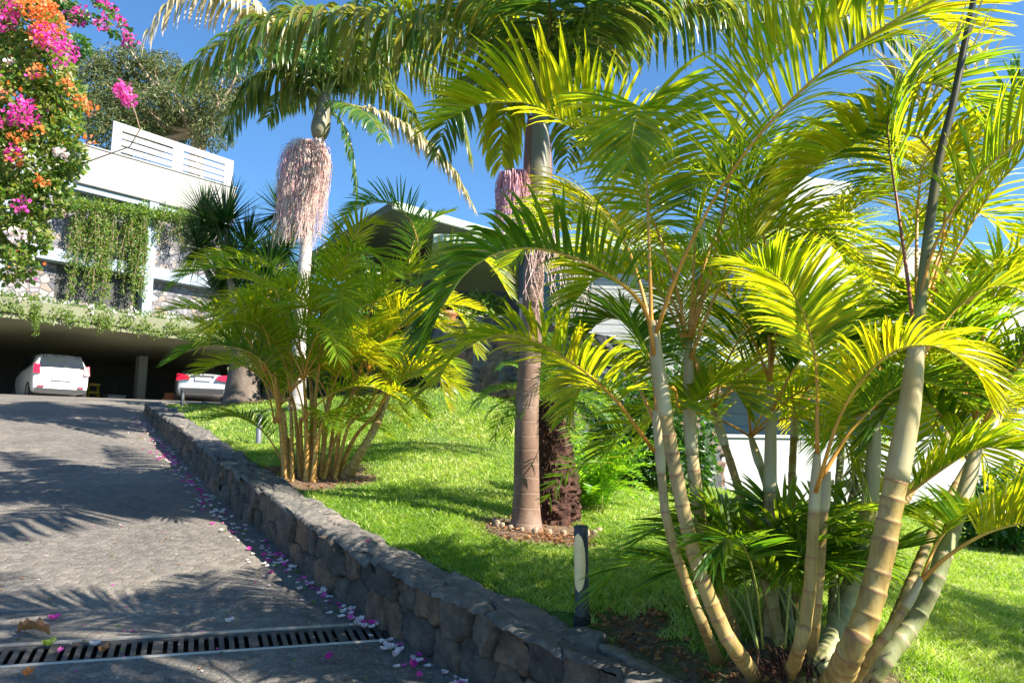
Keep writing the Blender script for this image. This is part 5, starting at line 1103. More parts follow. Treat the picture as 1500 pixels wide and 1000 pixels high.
    for i, (P, kw) in enumerate(H):
        if 'n' in kw: kw['n'] = int(kw['n'] * 1.55)
        if 'w' in kw: kw['w'] *= 0.70
        if 'droop' in kw: kw['droop'] *= 2.0
        k2 = dict(LA); lf = kw.pop('leaf', 'areca_leaf'); rc = kw.pop('rachis', 'rachis'); k2.update(kw)
        add_frond(t, px_path(P), lf, rc, r0=0.0095, r1=0.0028, seed=200 + i, **k2)
    # young shoots round the foot of the clump
    r = random.Random(4)
    for i in range(27):
        b = lawn_at(r.uniform(1080, 1240), r.uniform(935, 975)); b = b + np.array([0, r.uniform(0.0, 0.5), 0]); b[2] = hl1(b[0], b[1])
        az = r.uniform(0, 360); L = r.uniform(0.55, 1.05)
        add_frond(t, arch(b, az, r.uniform(70, 88), L, r.uniform(70, 125)), 'areca_dark', 'rachis_green', r0=0.006, r1=0.002, seed=400 + i, n=22, L=0.26, w=0.022, s0=0.35, sw0=60, sw1=15, vee=12, droop=1.4, k=5, prof=(0.8, 1.0, 0.8))
    for i, P in enumerate([[(1118, 950, 3.2), (1108, 860, 3.1), (1090, 800, 2.95), (1066, 786, 2.8), (1052, 805, 2.7)], [(1150, 950, 3.2), (1160, 850, 3.2), (1190, 780, 3.2), (1240, 770, 3.2)],
                           [(1110, 950, 3.3), (1085, 830, 3.4), (1050, 750, 3.4), (1015, 745, 3.4)], [(1170, 950, 3.3), (1170, 840, 3.5), (1150, 760, 3.6), (1110, 735, 3.6)]]):
        add_frond(t, px_path(P), 'areca_dark', 'rachis_green', r0=0.006, r1=0.002, seed=450 + i, n=24, L=0.24, w=0.024, s0=0.5, sw0=62, sw1=8, vee=5, droop=1.6, prof=(0.9, 1.0, 0.9))
    for i, (P, L) in enumerate([([(1282, 600, 3.5), (1262, 640, 3.6), (1250, 700, 3.7), (1246, 740, 3.7)], 0.12)]):
        add_frond(t, px_path(P), 'dry_leaf', 'rachis_dark', r0=0.008, r1=0.003, seed=480 + i, n=34, L=L, w=0.018, s0=0.2, sw0=40, sw1=15, vee=-10, droop=3, k=5, jit=14)
    # slender stems at the back of the clump with lower fronds
    r = random.Random(61); lows = []
    for i, (x2, y2, Y2) in enumerate([(1045, 600, 3.9), (1100, 640, 4.2), (1165, 600, 4.3), (1235, 620, 4.4), (1330, 640, 4.3), (1400, 620, 4.0), (1470, 600, 3.9)]):
        b = np.array([p_big[0] + 0.05 + 0.07 * i, p_big[1] + 0.35 + 0.10 * (i % 3), 0]); b[2] = hl1(b[0], b[1]) - 0.02; tp = at(x2, y2, Y2)
        areca_stem(t, [b, (b + tp) / 2 + [r.uniform(-.05, .05), 0, 0.05], tp], 0.028, 0.019, r.choice(['areca_stem', 'areca_stem_green']), seed=70 + i, node=0.11, shaft=0.2); lows.append(tp)
    for i in range(30):
        p = lows[i % 7]; az = r.uniform(0, 360)
        add_frond(t, arch(p, az, r.uniform(20, 66), r.uniform(0.9, 1.25), r.uniform(60, 115)), r.choice(['areca_leaf', 'areca_leaf', 'areca_leaf', 'areca_dark', 'areca_yellow']), 'rachis', r0=0.008, r1=0.0025, seed=1100 + i, **dict(LA, n=50, L=0.38, s0=0.22))
    add_frond(t, px_path([(1301, 185, 2.9), (1335, 158, 3.0), (1372, 140, 3.1), (1412, 108, 3.15), (1450, 96, 3.2)]), 'dry_leaf', 'rachis_green', r0=0.007, r1=0.003, seed=1320, n=13, L=0.42, w=0.03, s0=0.1, sw0=70, sw1=50, vee=62, droop=0.6, k=5)  # glare on glossy leaflets painted in with the pale dry-leaf colour
    # upper crowns behind
    r = random.Random(12)
    tops = [at(1008, 500, 3.45), at(1128, 560, 3.6), at(1282, 600, 3.4), at(1344, 480, 2.75), at(1432, 650, 3.25), at(957, 500, 2.92)]
    for i in range(14):
        p = tops[i % 6]; az = r.uniform(-60, 130)
        if i % 6 in (0, 5) and az > 150: az = r.uniform(40, 140)
        add_frond(t, arch(p, az, r.uniform(62, 84), r.uniform(1.4, 2.1), r.uniform(70, 125)), r.choice(['areca_leaf', 'areca_yellow', 'areca_yellow']), 'rachis', r0=0.009, r1=0.0028, seed=500 + i, **dict(LA, L=0.42, s0=0.3))
    mb = MB(); r = random.Random(9)                          # matted root collar
    for i in range(260):
        a = r.uniform(0, 6.3); q = r.uniform(0.02, 0.26); b = p_big + np.array([0.08, 0.10, 0]) + np.array([math.cos(a) * q, math.sin(a) * q * 0.8, -0.01]); l = r.uniform(0.03, 0.10)
        mb.tube([b, b + np.array([r.uniform(-.02, .02), r.uniform(-.02, .02), l * 0.6]), b + np.array([math.cos(a) * .03, math.sin(a) * .03, l])], [0.006, 0.004, 0.001], 4, caps=False)
    mb.build('root_collar', M['root_mass'], t)
big_areca()

# ------------------------------------------------------------------ the middle areca clump
def mid_areca():
    t = thing('areca_palm', tuple(p_mid), 'bushy areca palm clump with many thin orange stems beside the middle of the low wall', 'palm clump')
    r = random.Random(21); Y = p_mid[1]
    st = [(418, 705, 405, 560, 388, 470), (428, 705, 425, 590, 408, 520), (440, 700, 432, 600, 425, 500), (450, 705, 448, 600, 445, 480), (462, 702, 462, 590, 470, 470), (470, 700, 478, 600, 492, 500),
          (455, 695, 455, 560, 430, 420), (480, 698, 492, 610, 520, 520), (488, 700, 505, 600, 540, 500), (470, 695, 485, 560, 500, 440), (462, 690, 470, 620, 478, 560), (435, 690, 420, 640, 412, 600), (495, 695, 520, 640, 552, 560), (447, 705, 452, 640, 455, 590), (423, 700, 415, 600, 402, 545), (443, 698, 440, 620, 446, 540), (474, 702, 492, 640, 512, 570), (490, 702, 512, 620, 535, 560), (458, 706, 466, 640, 484, 545)]
    for i, (x0, y0, x1, y1, x2, y2) in enumerate(st):
        b = lawn_at(x0, y0 - 2); dy = r.uniform(-0.25, 0.35)
        y2 = y2 + (75 if x2 < 470 else 45); top = at(x2, y2, Y + dy * 1.6)
        areca_stem(t, [b - [0, 0, 0.03], at(x1, y1, b[1] * 0.4 + (Y + dy) * 0.6), top], 0.026 if i % 3 else 0.034, 0.015, 'areca_stem_orange', seed=30 + i, node=0.10, shaft=0.0, flare=1.3)
        nf = 4 if i < 10 else 2
        for k in range(nf):
            side = math.degrees(math.atan2(0.15 * dy, (x2 - 462) / 60.0)) if k % 2 == 0 else 0
            az = (180 if x2 < 455 else 0) + r.uniform(-70, 70) if k % 2 == 0 else r.uniform(0, 360)
            add_frond(t, arch(top, az, r.uniform(50, 80), r.uniform(0.9, 1.45), r.uniform(80, 135)), r.choice(['areca_leaf', 'areca_leaf', 'areca_yellow']), 'rachis', r0=0.011, r1=0.003,
                      seed=600 + i * 8 + k, n=48, L=0.38, w=0.015, s0=0.26, sw0=64, sw1=28, vee=22, droop=1.5, k=4)
    Wp = [lawn_at(508, 697) - [0, 0, 0.02], at(530, 660, 7.5), at(552, 620, 7.6), at(574, 560, 7.7), at(592, 500, 7.7), at(606, 450, 7.7)]
    areca_stem(t, Wp, 0.052, 0.028, 'areca_stem', seed=50, node=0.10, flare=2.3, shaft=0.35)
    H = [([(410, 600, 7.3), (397, 510, 7.0), (378, 468, 6.8), (348, 450, 6.6), (318, 470, 6.5), (300, 505, 6.4)], dict(leaf='areca_yellow')),
         ([(430, 560, 7.4), (415, 450, 7.2), (380, 405, 7.0), (330, 392, 6.8), (280, 400, 6.7), (245, 425, 6.6)], dict(leaf='areca_dark')),
         ([(440, 520, 7.4), (430, 440, 7.6), (400, 395, 7.8), (350, 378, 8.0), (300, 385, 8.2), (262, 400, 8.3)], dict(leaf='areca_leaf')),
         ([(408, 620, 7.3), (400, 560, 7.1), (380, 525, 6.9), (340, 508, 6.8), (290, 508, 6.7), (248, 530, 6.6)], dict(leaf='areca_dark')),
         ([(606, 450, 7.7), (615, 380, 7.6), (600, 320, 7.5), (560, 296, 7.4), (520, 310, 7.3), (490, 350, 7.2)], dict(leaf='areca_dark', vee=35)),
         ([(606, 450, 7.7), (630, 390, 7.6), (670, 365, 7.5), (715, 385, 7.4), (745, 430, 7.3)], dict(leaf='areca_leaf')),
         ([(606, 450, 7.7), (600, 380, 7.9), (620, 330, 8.1), (660, 310, 8.3)], dict(leaf='areca_leaf')),
         ([(552, 560, 7.5), (580, 520, 7.4), (610, 515, 7.3), (640, 545, 7.2), (660, 600, 7.1)], dict(leaf='areca_yellow', L=0.26)),
         ([(540, 600, 7.4), (560, 575, 7.3), (590, 575, 7.2), (625, 610, 7.1)], dict(leaf='areca_yellow', L=0.24)),
         ([(606, 450, 7.7), (640, 440, 7.5), (680, 470, 7.4), (700, 520, 7.3)], dict(leaf='areca_yellow', L=0.3)),
         ([(500, 480, 7.5), (505, 420, 7.4), (510, 370, 7.3), (530, 330, 7.2), (560, 330, 7.1)], dict(leaf='areca_yellow')),
         ([(470, 480, 7.5), (478, 420, 7.4), (500, 380, 7.2), (540, 370, 7.0), (575, 400, 6.9)], dict(leaf='areca_leaf')),
         ([(480, 520, 7.2), (490, 450, 7.0), (500, 420, 6.8), (500, 440, 6.6), (495, 490, 6.5)], dict(leaf='areca_leaf')),
         ([(520, 520, 7.4), (545, 450, 7.4), (575, 410, 7.4), (620, 400, 7.4), (660, 430, 7.4)], dict(leaf='areca_leaf')),
         ([(540, 500, 7.4), (570, 460, 7.3), (610, 450, 7.2), (645, 480, 7.1)], dict(leaf='areca_yellow'))]
    for i, (P, kw) in enumerate(H):
        lf = kw.pop('leaf'); k2 = dict(n=58, L=0.38, w=0.018, s0=0.3, sw0=64, sw1=28, vee=22, droop=1.3, k=5); k2.update(kw)
        add_frond(t, px_path(P), lf, 'rachis', r0=0.011, r1=0.003, seed=760 + i, **k2)
mid_areca()

# ------------------------------------------------------------------ pygmy date palm, fern bush and shrubs beside the centre palm
def date_palm():
    b = lawn_at(812, 768); b = b + np.array([0.02, 0.12, 0]); Y = b[1]
    t = thing('date_palm', tuple(b), 'short palm with a thick dark reddish fibrous trunk beside the centre king palm', 'palm tree')
    # rough trunk
    n, k = 60, 44; V = []; top = at(800, 590, Y); r = np.random.default_rng(3)
    for i in range(n):
        u = i / (n - 1); c = b + (top - b) * u + np.array([0.05 * math.sin(u * 3), 0, -0.05 * (1 - u)])
        R0 = 0.185 * (1 - 0.50 * u ** 1.3)
        for j in range(k):
            a = 2 * math.pi * j / k; q = R0 * (1 + 0.30 * (vnoise(j * 0.9, u * 30, 2) - 0.5) + 0.25 * (vnoise(j * 2.1, u * 55, 5) - 0.5)); V.append(c + np.array([math.cos(a) * q, math.sin(a) * q, 0]))
    F = [(i * k + j, i * k + (j + 1) % k, (i + 1) * k + (j + 1) % k, (i + 1) * k + j) for i in range(n - 1) for j in range(k)]
    np_mesh('trunk', V, F, M['root_mass'], t, np.zeros((len(V), 2)))
    mb = MB(); rr = random.Random(2)
    for i in range(900):
        u = rr.random() ** 0.9; a = rr.uniform(0, 6.3); c = b + (top - b) * u; q = 0.175 * (1 - 0.5 * u ** 1.3); d = np.array([math.cos(a), math.sin(a), 0])
        p = c + d * q * 0.95; mb.tube([p, p + d * 0.015 + [0, 0, 0.012], p + d * rr.uniform(0.02, 0.045) + [0, 0, rr.uniform(-0.03, 0.03)]], [0.006, 0.005, 0.001], 4, caps=False)
    mb.build('fibres', M['root_mass'], t)
    for i in range(24):
        az = i * 137.5; r2 = random.Random(i)
        add_frond(t, arch(top + [0, 0, -0.02], az, r2.uniform(10, 75), r2.uniform(0.55, 0.85), r2.uniform(70, 120)), 'date_leaf', 'rachis_green', r0=0.007, r1=0.002, seed=820 + i, n=36, L=0.17, w=0.011, s0=0.12, sw0=65, sw1=30, vee=10, droop=1.2, k=3)
    P = px_path([(905, 640, 5.3), (880, 670, 5.2), (850, 680, 5.1), (820, 700, 5.0), (800, 740, 4.95)])
    add_frond(t, [top + np.array([0, -0.02, 0])] + P[1:], 'areca_leaf', 'rachis_green', r0=0.007, r1=0.002, seed=850, n=30, L=0.24, w=0.016, s0=0.3, droop=1.8)
date_palm()
def shrub(name, label, cat, blobs, n, size, mat, seed, twigs=10, **kw):
    C = [np.array(b[0]) for b in blobs]; Rr = [b[1] for b in blobs]; c = np.mean(C, 0)
    zb = hl1(c[0], c[1]) if name != 'bougainvillea' else c[2] - 1
    t = thing(name, (c[0], c[1], zb), label, cat); V, UV = leaves_in(C, Rr, n, size, seed, **kw); leaf_obj('foliage', V, UV, M[mat], t)
    mb = MB(); r = random.Random(seed)
    for i in range(twigs):
        q = C[i % len(C)] + np.array([r.uniform(-.5, .5) * 0.6 * Rr[i % len(C)][0] for _ in range(3)]) if not np.isscalar(Rr[i % len(C)]) else C[i % len(C)] + np.array([r.uniform(-.5, .5) * Rr[i % len(C)] for _ in range(3)])
        b = np.array([c[0] + r.uniform(-.08, .08), c[1] + r.uniform(-.08, .08), zb]); mb.tube(spline([b, (b + q) / 2 + [r.uniform(-.05, .05), 0, 0.05], q], 6), [0.012, 0.010, 0.008, 0.006, 0.004, 0.002], 5)
    mb.build('stems', M['twig'], t); return t
def fern():
    b = lawn_at(872, 700); b = np.array([b[0], b[1] + 0.0, 0]); 
    b = at(865, 690, 6.9); b[2] = hl1(b[0], b[1])
    t = thing('fern', tuple(b), 'bright lime-green feathery fern bush just right of the centre palm trunk', 'fern')
    r = random.Random(8)
    for i in range(46):
        az = r.uniform(0, 360); P = arch(b + [r.uniform(-.1, .1), r.uniform(-.1, .1), 0], az, r.uniform(45, 88), r.uniform(0.6, 1.15), r.uniform(40, 110))
        Q, V, F, UV = frond_arrays(P, n=34, L=0.10, w=0.022, s0=0.12, sw0=72, sw1=50, vee=5, droop=2.0, k=3, seed=870 + i, jit=14)
        mb = MB(); mb.tube(Q[::8], [0.004, 0.004, 0.003, 0.003, 0.002, 0.001], 5, uvy=[0, .2, .4, .6, .8, 1]); f = mb.build('frond', M['rachis_green'], t); np_mesh('leaflets', V, F, M['fern_leaf'], f, UV)
fern()
def P_(px, py, Y): return at(px, py, Y)
shrub('shrub', 'dark glossy shrub at the foot of the stone wall behind the large palm clump', 'shrub', [(P_(930, 610, 9.2), (0.6, 0.5, 0.5)), (P_(985, 620, 9.0), (0.5, 0.5, 0.6)), (P_(945, 665, 8.8), (0.55, 0.4, 0.3)), (P_(1000, 680, 9.2), (0.4, 0.4, 0.3))], 5200, 0.085, 'shrub_leaf', 41)
shrub('shrub', 'dark green shrub under the white house at the right edge of the lawn', 'shrub', [(P_(1470, 745, 8.6), (0.5, 0.4, 0.35)), (P_(1530, 735, 8.6), (0.6, 0.4, 0.45)), (P_(1440, 765, 8.9), (0.3, 0.3, 0.2))], 4200, 0.08, 'shrub_leaf', 42)
shrub('shrub', 'light green bushy plant on top of the terrace wall beside the terracotta pot', 'shrub', [(P_(610, 455, 13), (0.5, 0.4, 0.35)), (P_(700, 450, 12.8), (0.4, 0.3, 0.25))], 2600, 0.09, 'vine_leaf', 43)
shrub('shrub', 'leafy bush between the pale king palm trunk and the middle house', 'shrub', [(P_(560, 480, 13.5), (1.0, 0.7, 0.8)), (P_(500, 440, 14), (0.9, 0.7, 0.9)), (P_(600, 520, 13), (0.6, 0.5, 0.5))], 5200, 0.11, 'shrub_leaf', 44)
shrub('shrub', 'dense green hedge-like bush behind the yucca at the foot of the garage building', 'shrub', [(P_(400, 520, 16.5), (0.9, 0.7, 0.7)), (P_(430, 470, 17), (1.0, 0.8, 1.0)), (P_(470, 540, 15), (0.8, 0.5, 0.5)), (P_(390, 430, 17.5), (1.1, 0.8, 0.9))], 7000, 0.13, 'shrub_leaf', 45)

def yucca():
    b = at(355, 588, 14.0); Y = b[1]; b[2] = hl1(b[0], b[1])
    t = thing('yucca_tree', tuple(b), 'giant yucca with swollen grey trunk and dark spiky rosettes beside the silver car', 'yucca')
    Q = spline([b - [0, 0, 0.1], at(356, 560, Y), at(360, 530, Y), at(362, 490, Y)], 16); mb = MB(); mb.tube(Q, [0.27 + 0.12 * math.exp(-i / 3.2) for i in range(16)], 20); mb.build('trunk', M['yucca_bark'], t)
    heads = [(330, 335, Y - 0.2), (292, 372, Y + 0.3), (362, 372, Y + 0.1), (335, 400, Y - 0.3), (412, 320, Y + 0.8), (418, 372, Y + 0.4), (384, 440, Y), (325, 440, Y + 0.2), (300, 330, Y + 0.5), (395, 400, Y - 0.2)]
    mb = MB()
    for h in heads: p = at(*h); mb.tube(spline([Q[-1] - [0, 0, 0.1], (Q[-1] * 0.45 + p * 0.55) + [0, 0, -0.15], p], 10), [0.11 - 0.06 * i / 9 for i in range(10)], 9)
    mb.build('branch', M['bark'], t); r = np.random.default_rng(17)
    for hi, h in enumerate(heads):
        p = at(h[0], h[1] - 8, h[2]); n = 190; Vs, UVs = [], []
        th = r.uniform(0, 2 * math.pi, n); el = np.radians(r.uniform(-55, 88, n)); d = np.stack([np.cos(th) * np.cos(el), np.sin(th) * np.cos(el), np.sin(el)], 1)
        ln = r.uniform(0.60, 0.85, n) * (1.1 if hi in (0, 4) else 1); wv = nrm(np.cross(d, r.normal(size=(n, 3)) * 0.2 + UP)); kk = 4; V = np.zeros((n, kk + 1, 2, 3)); U = np.zeros((n, kk + 1, 2, 2)); q = np.repeat(p[None], n, 0) + d * 0.04
        for j in range(kk + 1):
            w = 0.042 * (1 - (j / kk) ** 1.5 * 0.95) * (0.7 + 0.3 * min(1, j)); V[:, j, 0] = q - wv * w / 2; V[:, j, 1] = q + wv * w / 2; U[:, j, :, 0] = j / kk; U[:, j, :, 1] = r.uniform(0, 1, n)[:, None] if j == 0 else U[:, 0, :, 1]
            q = q + d * (ln / kk)[:, None]; d = nrm(d - UP * 0.10 * (j + 1) / kk)
        base_i = (np.arange(n) * (kk + 1) * 2)[:, None, None]; F = (base_i + (np.arange(kk) * 2)[None, :, None] + np.array([0, 1, 3, 2])[None, None]).reshape(-1, 4)
        np_mesh('leaf_rosette', V.reshape(-1, 3), F, M['yucca_leaf'], t, U.reshape(-1, 2))
yucca()

def added_king():            # unseen palm, added to throw dappled shade on the driveway and wall
    b = np.array([3.6, 0.75, hl1(3.6, 0.75)]); top = np.array([3.55, 0.8, 5.9])
    t = thing('king_palm', tuple(b), 'unseen king palm added beyond the right edge to shade the driveway drain', 'palm tree')
    mb = MB(); Q = spline([b - [0, 0, .05], (b + top) / 2, top - [0, 0, 0.7]], 20); mb.tube(Q, [0.12 - 0.03 * i / 19 for i in range(20)], 16); mb.build('trunk', M['king_trunk'], t)
    mb = MB(); mb.tube([Q[-1], top - [0, 0, .4], top], [0.1, 0.11, 0.05], 16); mb.build('crownshaft', M['king_shaft'], t)
    r = random.Random(3)
    for i in range(10): add_frond(t, arch(top, i * 36.0 + r.uniform(-8, 8), r.uniform(45, 80), r.uniform(1.7, 2.1), r.uniform(80, 115)), 'king_leaf', 'rachis_green', r0=0.02, r1=0.004, seed=1400 + i, n=46, L=0.6, w=0.038, s0=0.15, sw0=72, sw1=35, vee=0, droop=3, k=5)
added_king()
def added_areca():            # unseen palm, added past the right edge to shade the right-hand lawn
    b = np.array([5.3, 3.3, hl1(5.3, 3.3)]); t = thing('areca_palm', tuple(b), 'unseen areca palm added beyond the right edge to shade the lawn', 'palm clump')
    r = random.Random(88)
    for i in range(6):
        top = b + np.array([r.uniform(-.7, .7), r.uniform(-.7, .7), r.uniform(1.2, 2.1)])
        areca_stem(t, [b + [r.uniform(-.15, .15), r.uniform(-.15, .15), -0.03], (b + top) / 2 + [0, 0, .1], top], 0.045, 0.03, seed=1200 + i, shaft=0.3)
        for k in range(5): add_frond(t, arch(top, r.uniform(0, 360), r.uniform(40, 80), r.uniform(1.3, 1.8), r.uniform(70, 120)), 'areca_leaf', 'rachis', r0=0.01, r1=0.003, seed=1210 + i * 6 + k, n=46, L=0.44, w=0.022, s0=0.28, vee=25, droop=2.0, k=5)
added_areca()

# ------------------------------------------------------------------ bougainvillea, vines and planting on the garage building
def bougainvillea():
    Y = 15.0; C = []; Rr = []
    for px, py, rx, rz in [(-60, 60, 1.3, 1.3), (25, 40, 1.0, 0.9), (60, 105, 0.7, 0.7), (20, 150, 1.1, 0.9), (80, 185, 0.6, 0.6), (98, 232, 0.42, 0.4), (30, 230, 1.1, 0.9), (62, 285, 0.6, 0.5), (5, 310, 0.85, 0.7), (-60, 200, 1.3, 1.3), (-70, 330, 1.2, 1.0),
                           (42, 345, 0.5, 0.4), (0, 385, 0.75, 0.4), (90, 140, 0.5, 0.5), (75, 50, 0.35, 0.35), (40, -30, 0.9, 0.7)]:
        C.append(at(px, py, Y + (0.5 if px < 0 else 0))); Rr.append((rx * 0.92, rx * 0.8, rz * 0.92))
    g = at(-150, 560, Y); t = thing('bougainvillea', (g[0], g[1], float(zd(g[0], g[1]))), 'tall bougainvillea full of magenta and orange flowers climbing at the left edge', 'bougainvillea')
    V, UV = leaves_in(C, Rr, 26000, 0.115, 51, shell=0.45, aspect=0.75); leaf_obj('foliage', V, UV, M['boug_leaf'], t)
    r = random.Random(5); mb = MB()
    b = np.array([g[0], g[1], float(zd(g[0], g[1])) - 0.2])
    for i, c in enumerate(C):
        mb.tube(spline([b + [r.uniform(-.2, .2), r.uniform(-.2, .2), 0], (b + c) / 2 + [r.uniform(-.5, .2), 0, 0.4], c, c + [r.uniform(.2, .7), r.uniform(-.5, 0), r.uniform(-.3, .5)]], 14), [0.06 - 0.055 * k / 13 for k in range(14)], 6)
    mb.build('stems', M['twig'], t)
    fl = [('petal_orange', [(70, 22, .30), (62, 50, .22), (50, 5, .25), (52, 104, .12), (100, 122, .14), (8, 132, .13), (55, 190, .10), (118, 148, .12), (135, 160, .09), (25, 200, .14), (22, 228, .12), (82, 12, .15), (130, 205, .08), (60, 265, .1)]),
          ('petal_pink', [(75, 55, .24), (95, 70, .16), (35, 165, .24), (30, 178, .16), (18, 225, .14), (88, 93, .1), (5, 30, .2), (0, 10, .25), (60, 48, .15), (-5, 175, .15), (30, 300, .13), (48, 112, .08), (105, 80, .10)]),
          ('petal_pale', [(25, 345, .14), (88, 225, .10), (14, 90, .08)])]
    for k, (mt, L) in enumerate(fl):
        C2 = [at(px, py, Y - 0.75) for px, py, rr in L]; R2 = [(rr * 1.3, rr, rr * 1.1) for _, _, rr in L]
        V, UV = leaves_in(C2, R2, 900 if k < 2 else 130, 0.075, 60 + k, shell=0.1, aspect=0.9, droop=0); leaf_obj('flowers', V, UV, M[mt], t)
        V, UV = leaves_in(C[:5] + C[12:16], Rr[:5] + Rr[12:16], (500, 260, 60)[k], 0.075, 70 + k, shell=0.85, aspect=0.9, droop=0); leaf_obj('flowers', V, UV, M[mt], t)
    # hanging flowering branches over the drive
    for k, P in enumerate([[(60, -40, 12), (100, 5, 11.5), (140, 28, 11.2), (165, 45, 11.1), (197, 62, 11)], [(110, -40, 12), (150, 5, 11.6), (170, 22, 11.4), (178, 38, 11.3)], [(95, 5, 12), (105, 18, 11.8), (118, 30, 11.7)]]):
        Q = spline(px_path(P), 30); mb = MB(); mb.tube(Q, [0.014 - 0.011 * i / 29 for i in range(30)], 5); br = mb.build('flowering_branch', M['twig'], t)
        V, UV = leaves_in(Q[6:], np.full(24, 0.09), 150, 0.085, 80 + k, shell=0.2, aspect=0.8); leaf_obj('foliage', V, UV, M['shrub_leaf'], br)
        V, UV = leaves_in(Q[[16, 22, 28]], np.full(3, 0.10), 110, 0.06, 84 + k, shell=0.1, aspect=0.9); leaf_obj('flowers', V, UV, M['petal_pink'], br)
    Q = spline(px_path([(205, 190, 14.5), (196, 160, 14.4), (180, 133, 14.3)]), 12); mb = MB(); mb.tube([at(120, 240, 15), at(190, 215, 14.7)] + list(Q), 0.012, 5); br = mb.build('flowering_branch', M['twig'], t)
    V, UV = leaves_in([Q[-1], Q[-4]], np.array([0.17, 0.12]), 220, 0.07, 90, shell=0.1, aspect=0.9); leaf_obj('flowers', V, UV, M['petal_pink'], br)
bougainvillea()
def vines():
    r = random.Random(31); Vs, UVs = [], []; mb = MB()
    t = thing('climbing_vine', tuple(U0 + FE * 3 + np.array([0, 0, BASEZ])), 'wispy green vine hanging in strands over the stone panels and columns of the garage building', 'vine')
    for i in range(105):
        px = r.choice([118, 132, 152, 163, 186, 203, 208, 232, 262, 290]) + r.gauss(0, 5); p = on_plane(px, 315 + (px - 100) * 0.02 + r.uniform(-12, 12), U0, FN) + FN * r.uniform(-0.1, 0.35)
        l = r.uniform(0.7, 3.0) if px < 215 else r.uniform(0.3, 1.1); Q = spline([p + [0, 0, 0.2], p, p + FE * r.uniform(-.15, .15) - [0, 0, l * 0.5], p + FE * r.uniform(-.2, .2) - [0, 0, l]], 12)
        mb.tube(Q, 0.008, 3, caps=False); V, UV = leaves_in(Q, np.full(12, 0.11), int(70 * l), 0.085, 1000 + i, shell=0.0, aspect=0.6, droop=0.8); Vs.append(V); UVs.append(UV)
    Q = [on_plane(px, py, U0, FN) + FN * 0.2 for px, py in np.column_stack([np.linspace(100, 320, 60), np.linspace(300, 312, 60) + 8 * np.sin(np.linspace(0, 3, 60))])]
    V, UV = leaves_in(Q, np.full(60, 0.26), 3600, 0.09, 1300, shell=0.0, aspect=0.6); Vs.append(V); UVs.append(UV)
    mb.build('stems', M['twig'], t); leaf_obj('foliage', np.concatenate(Vs), np.concatenate(UVs), M['vine_leaf'], t)
    t = thing('planter_bush', tuple(S0 + FE * 3 + np.array([0, 0, SLZ + 0.6])), 'low green groundcover with pale pink flowers spilling along the edge of the carport slab', 'plants')
    C = [S0 + FE * x - FN * (0.15 + 0.4 * r.random()) + np.array([0, 0, SLZ + 0.50 + r.uniform(-0.02, 0.18)]) for x in np.linspace(-6, 11, 80)]
    C2 = [S0 + FE * x + FN * 0.06 + np.array([0, 0, SLZ + 0.36 + r.uniform(-0.26, 0.06)]) for x in np.linspace(-6, 11, 90)]
    V, UV = leaves_in(C + C2, np.array([0.30] * 80 + [0.18] * 90), 19000, 0.085, 1400, shell=0.0, aspect=0.6); Vs, UVs = [V], [UV]; mb = MB()
    for px, l in ((52, 0.85), (50, 0.5), (146, 0.55), (160, 0.45), (152, 0.35), (270, 0.4), (100, 0.3), (210, 0.25), (250, 0.3)):
        p = on_plane(px, 470, S0 + FN * 0.12, FN); p[2] = SLZ + 0.5; Q = spline([p, p - [0, 0, l * 0.5], p + FE * 0.04 - [0, 0, l]], 9); mb.tube(Q, 0.006, 3); V, UV = leaves_in(Q, np.full(9, 0.09 if l > .8 else 0.14), int(220 * l), 0.07, 1500 + int(px), shell=0, droop=0.8); Vs.append(V); UVs.append(UV)
    mb.build('stems', M['twig'], t); leaf_obj('foliage', np.concatenate(Vs), np.concatenate(UVs), M['vine_leaf'], t)
    C3 = [C[i] + np.array([0, 0, 0.1]) + FN * 0.25 for i in range(0, 80, 3)]
    V, UV = leaves_in(C3, np.full(len(C3), 0.16), 900, 0.07, 1600, shell=0.2, aspect=0.9); leaf_obj('flowers', V, UV, M['petal_pale'], t)
vines()
def euca():
    Y = 36.0; b = at(292, 330, Y); b[2] = 4.0
    t = thing('eucalyptus_tree', tuple(b), 'olive-green eucalyptus rising behind the white railing of the garage building', 'tree')
    top = at(288, 190, Y); mb = MB(); mb.tube(spline([b, at(286, 260, Y), at(292, 205, Y), at(278, 178, Y)], 14), [0.55 - 0.2 * i / 13 for i in range(14)], 10); mb.build('trunk', M['bark_tan'], t)
    blobs = [(150, 120, 1.6, 1.2), (190, 105, 1.6, 1.1), (230, 120, 1.5, 1.1), (170, 155, 1.5, 1.2), (215, 160, 1.5, 1.1), (262, 150, 1.3, 1.0), (300, 165, 1.3, 1.1), (320, 150, 0.9, 0.7), (285, 115, 1.1, 0.7), (325, 125, 1.2, 0.7), (255, 190, 1.3, 0.8), (240, 95, 1.0, 0.6), (195, 80, 0.7, 0.5),
             (130, 95, 1.0, 0.7), (310, 195, 1.0, 0.7), (345, 140, 0.8, 0.5), (140, 170, 1.4, 1.2), (180, 195, 1.8, 1.0), (225, 195, 1.4, 0.9), (350, 105, 0.6, 0.4)]
    C, Rr = [], []; mb = MB()
    for x, y, a, c in blobs:
        p = at(x, y, Y + random.uniform(-1.5, 1.5)); C.append(p); Rr.append((a, a, c)); mb.tube(spline([top, (top + p) / 2 + [0, 0, -0.4], p, p + [random.uniform(-.6, .6), 0, 0.7]], 9), [0.18 - 0.16 * i / 8 for i in range(9)], 6)
    mb.build('branch', M['bark_tan'], t)
    V, UV = leaves_in(C, Rr, 30000, 0.20, 1700, shell=0.25, aspect=0.32, droop=0.9); leaf_obj('crown', V, UV, M['euca_leaf'], t)
euca()
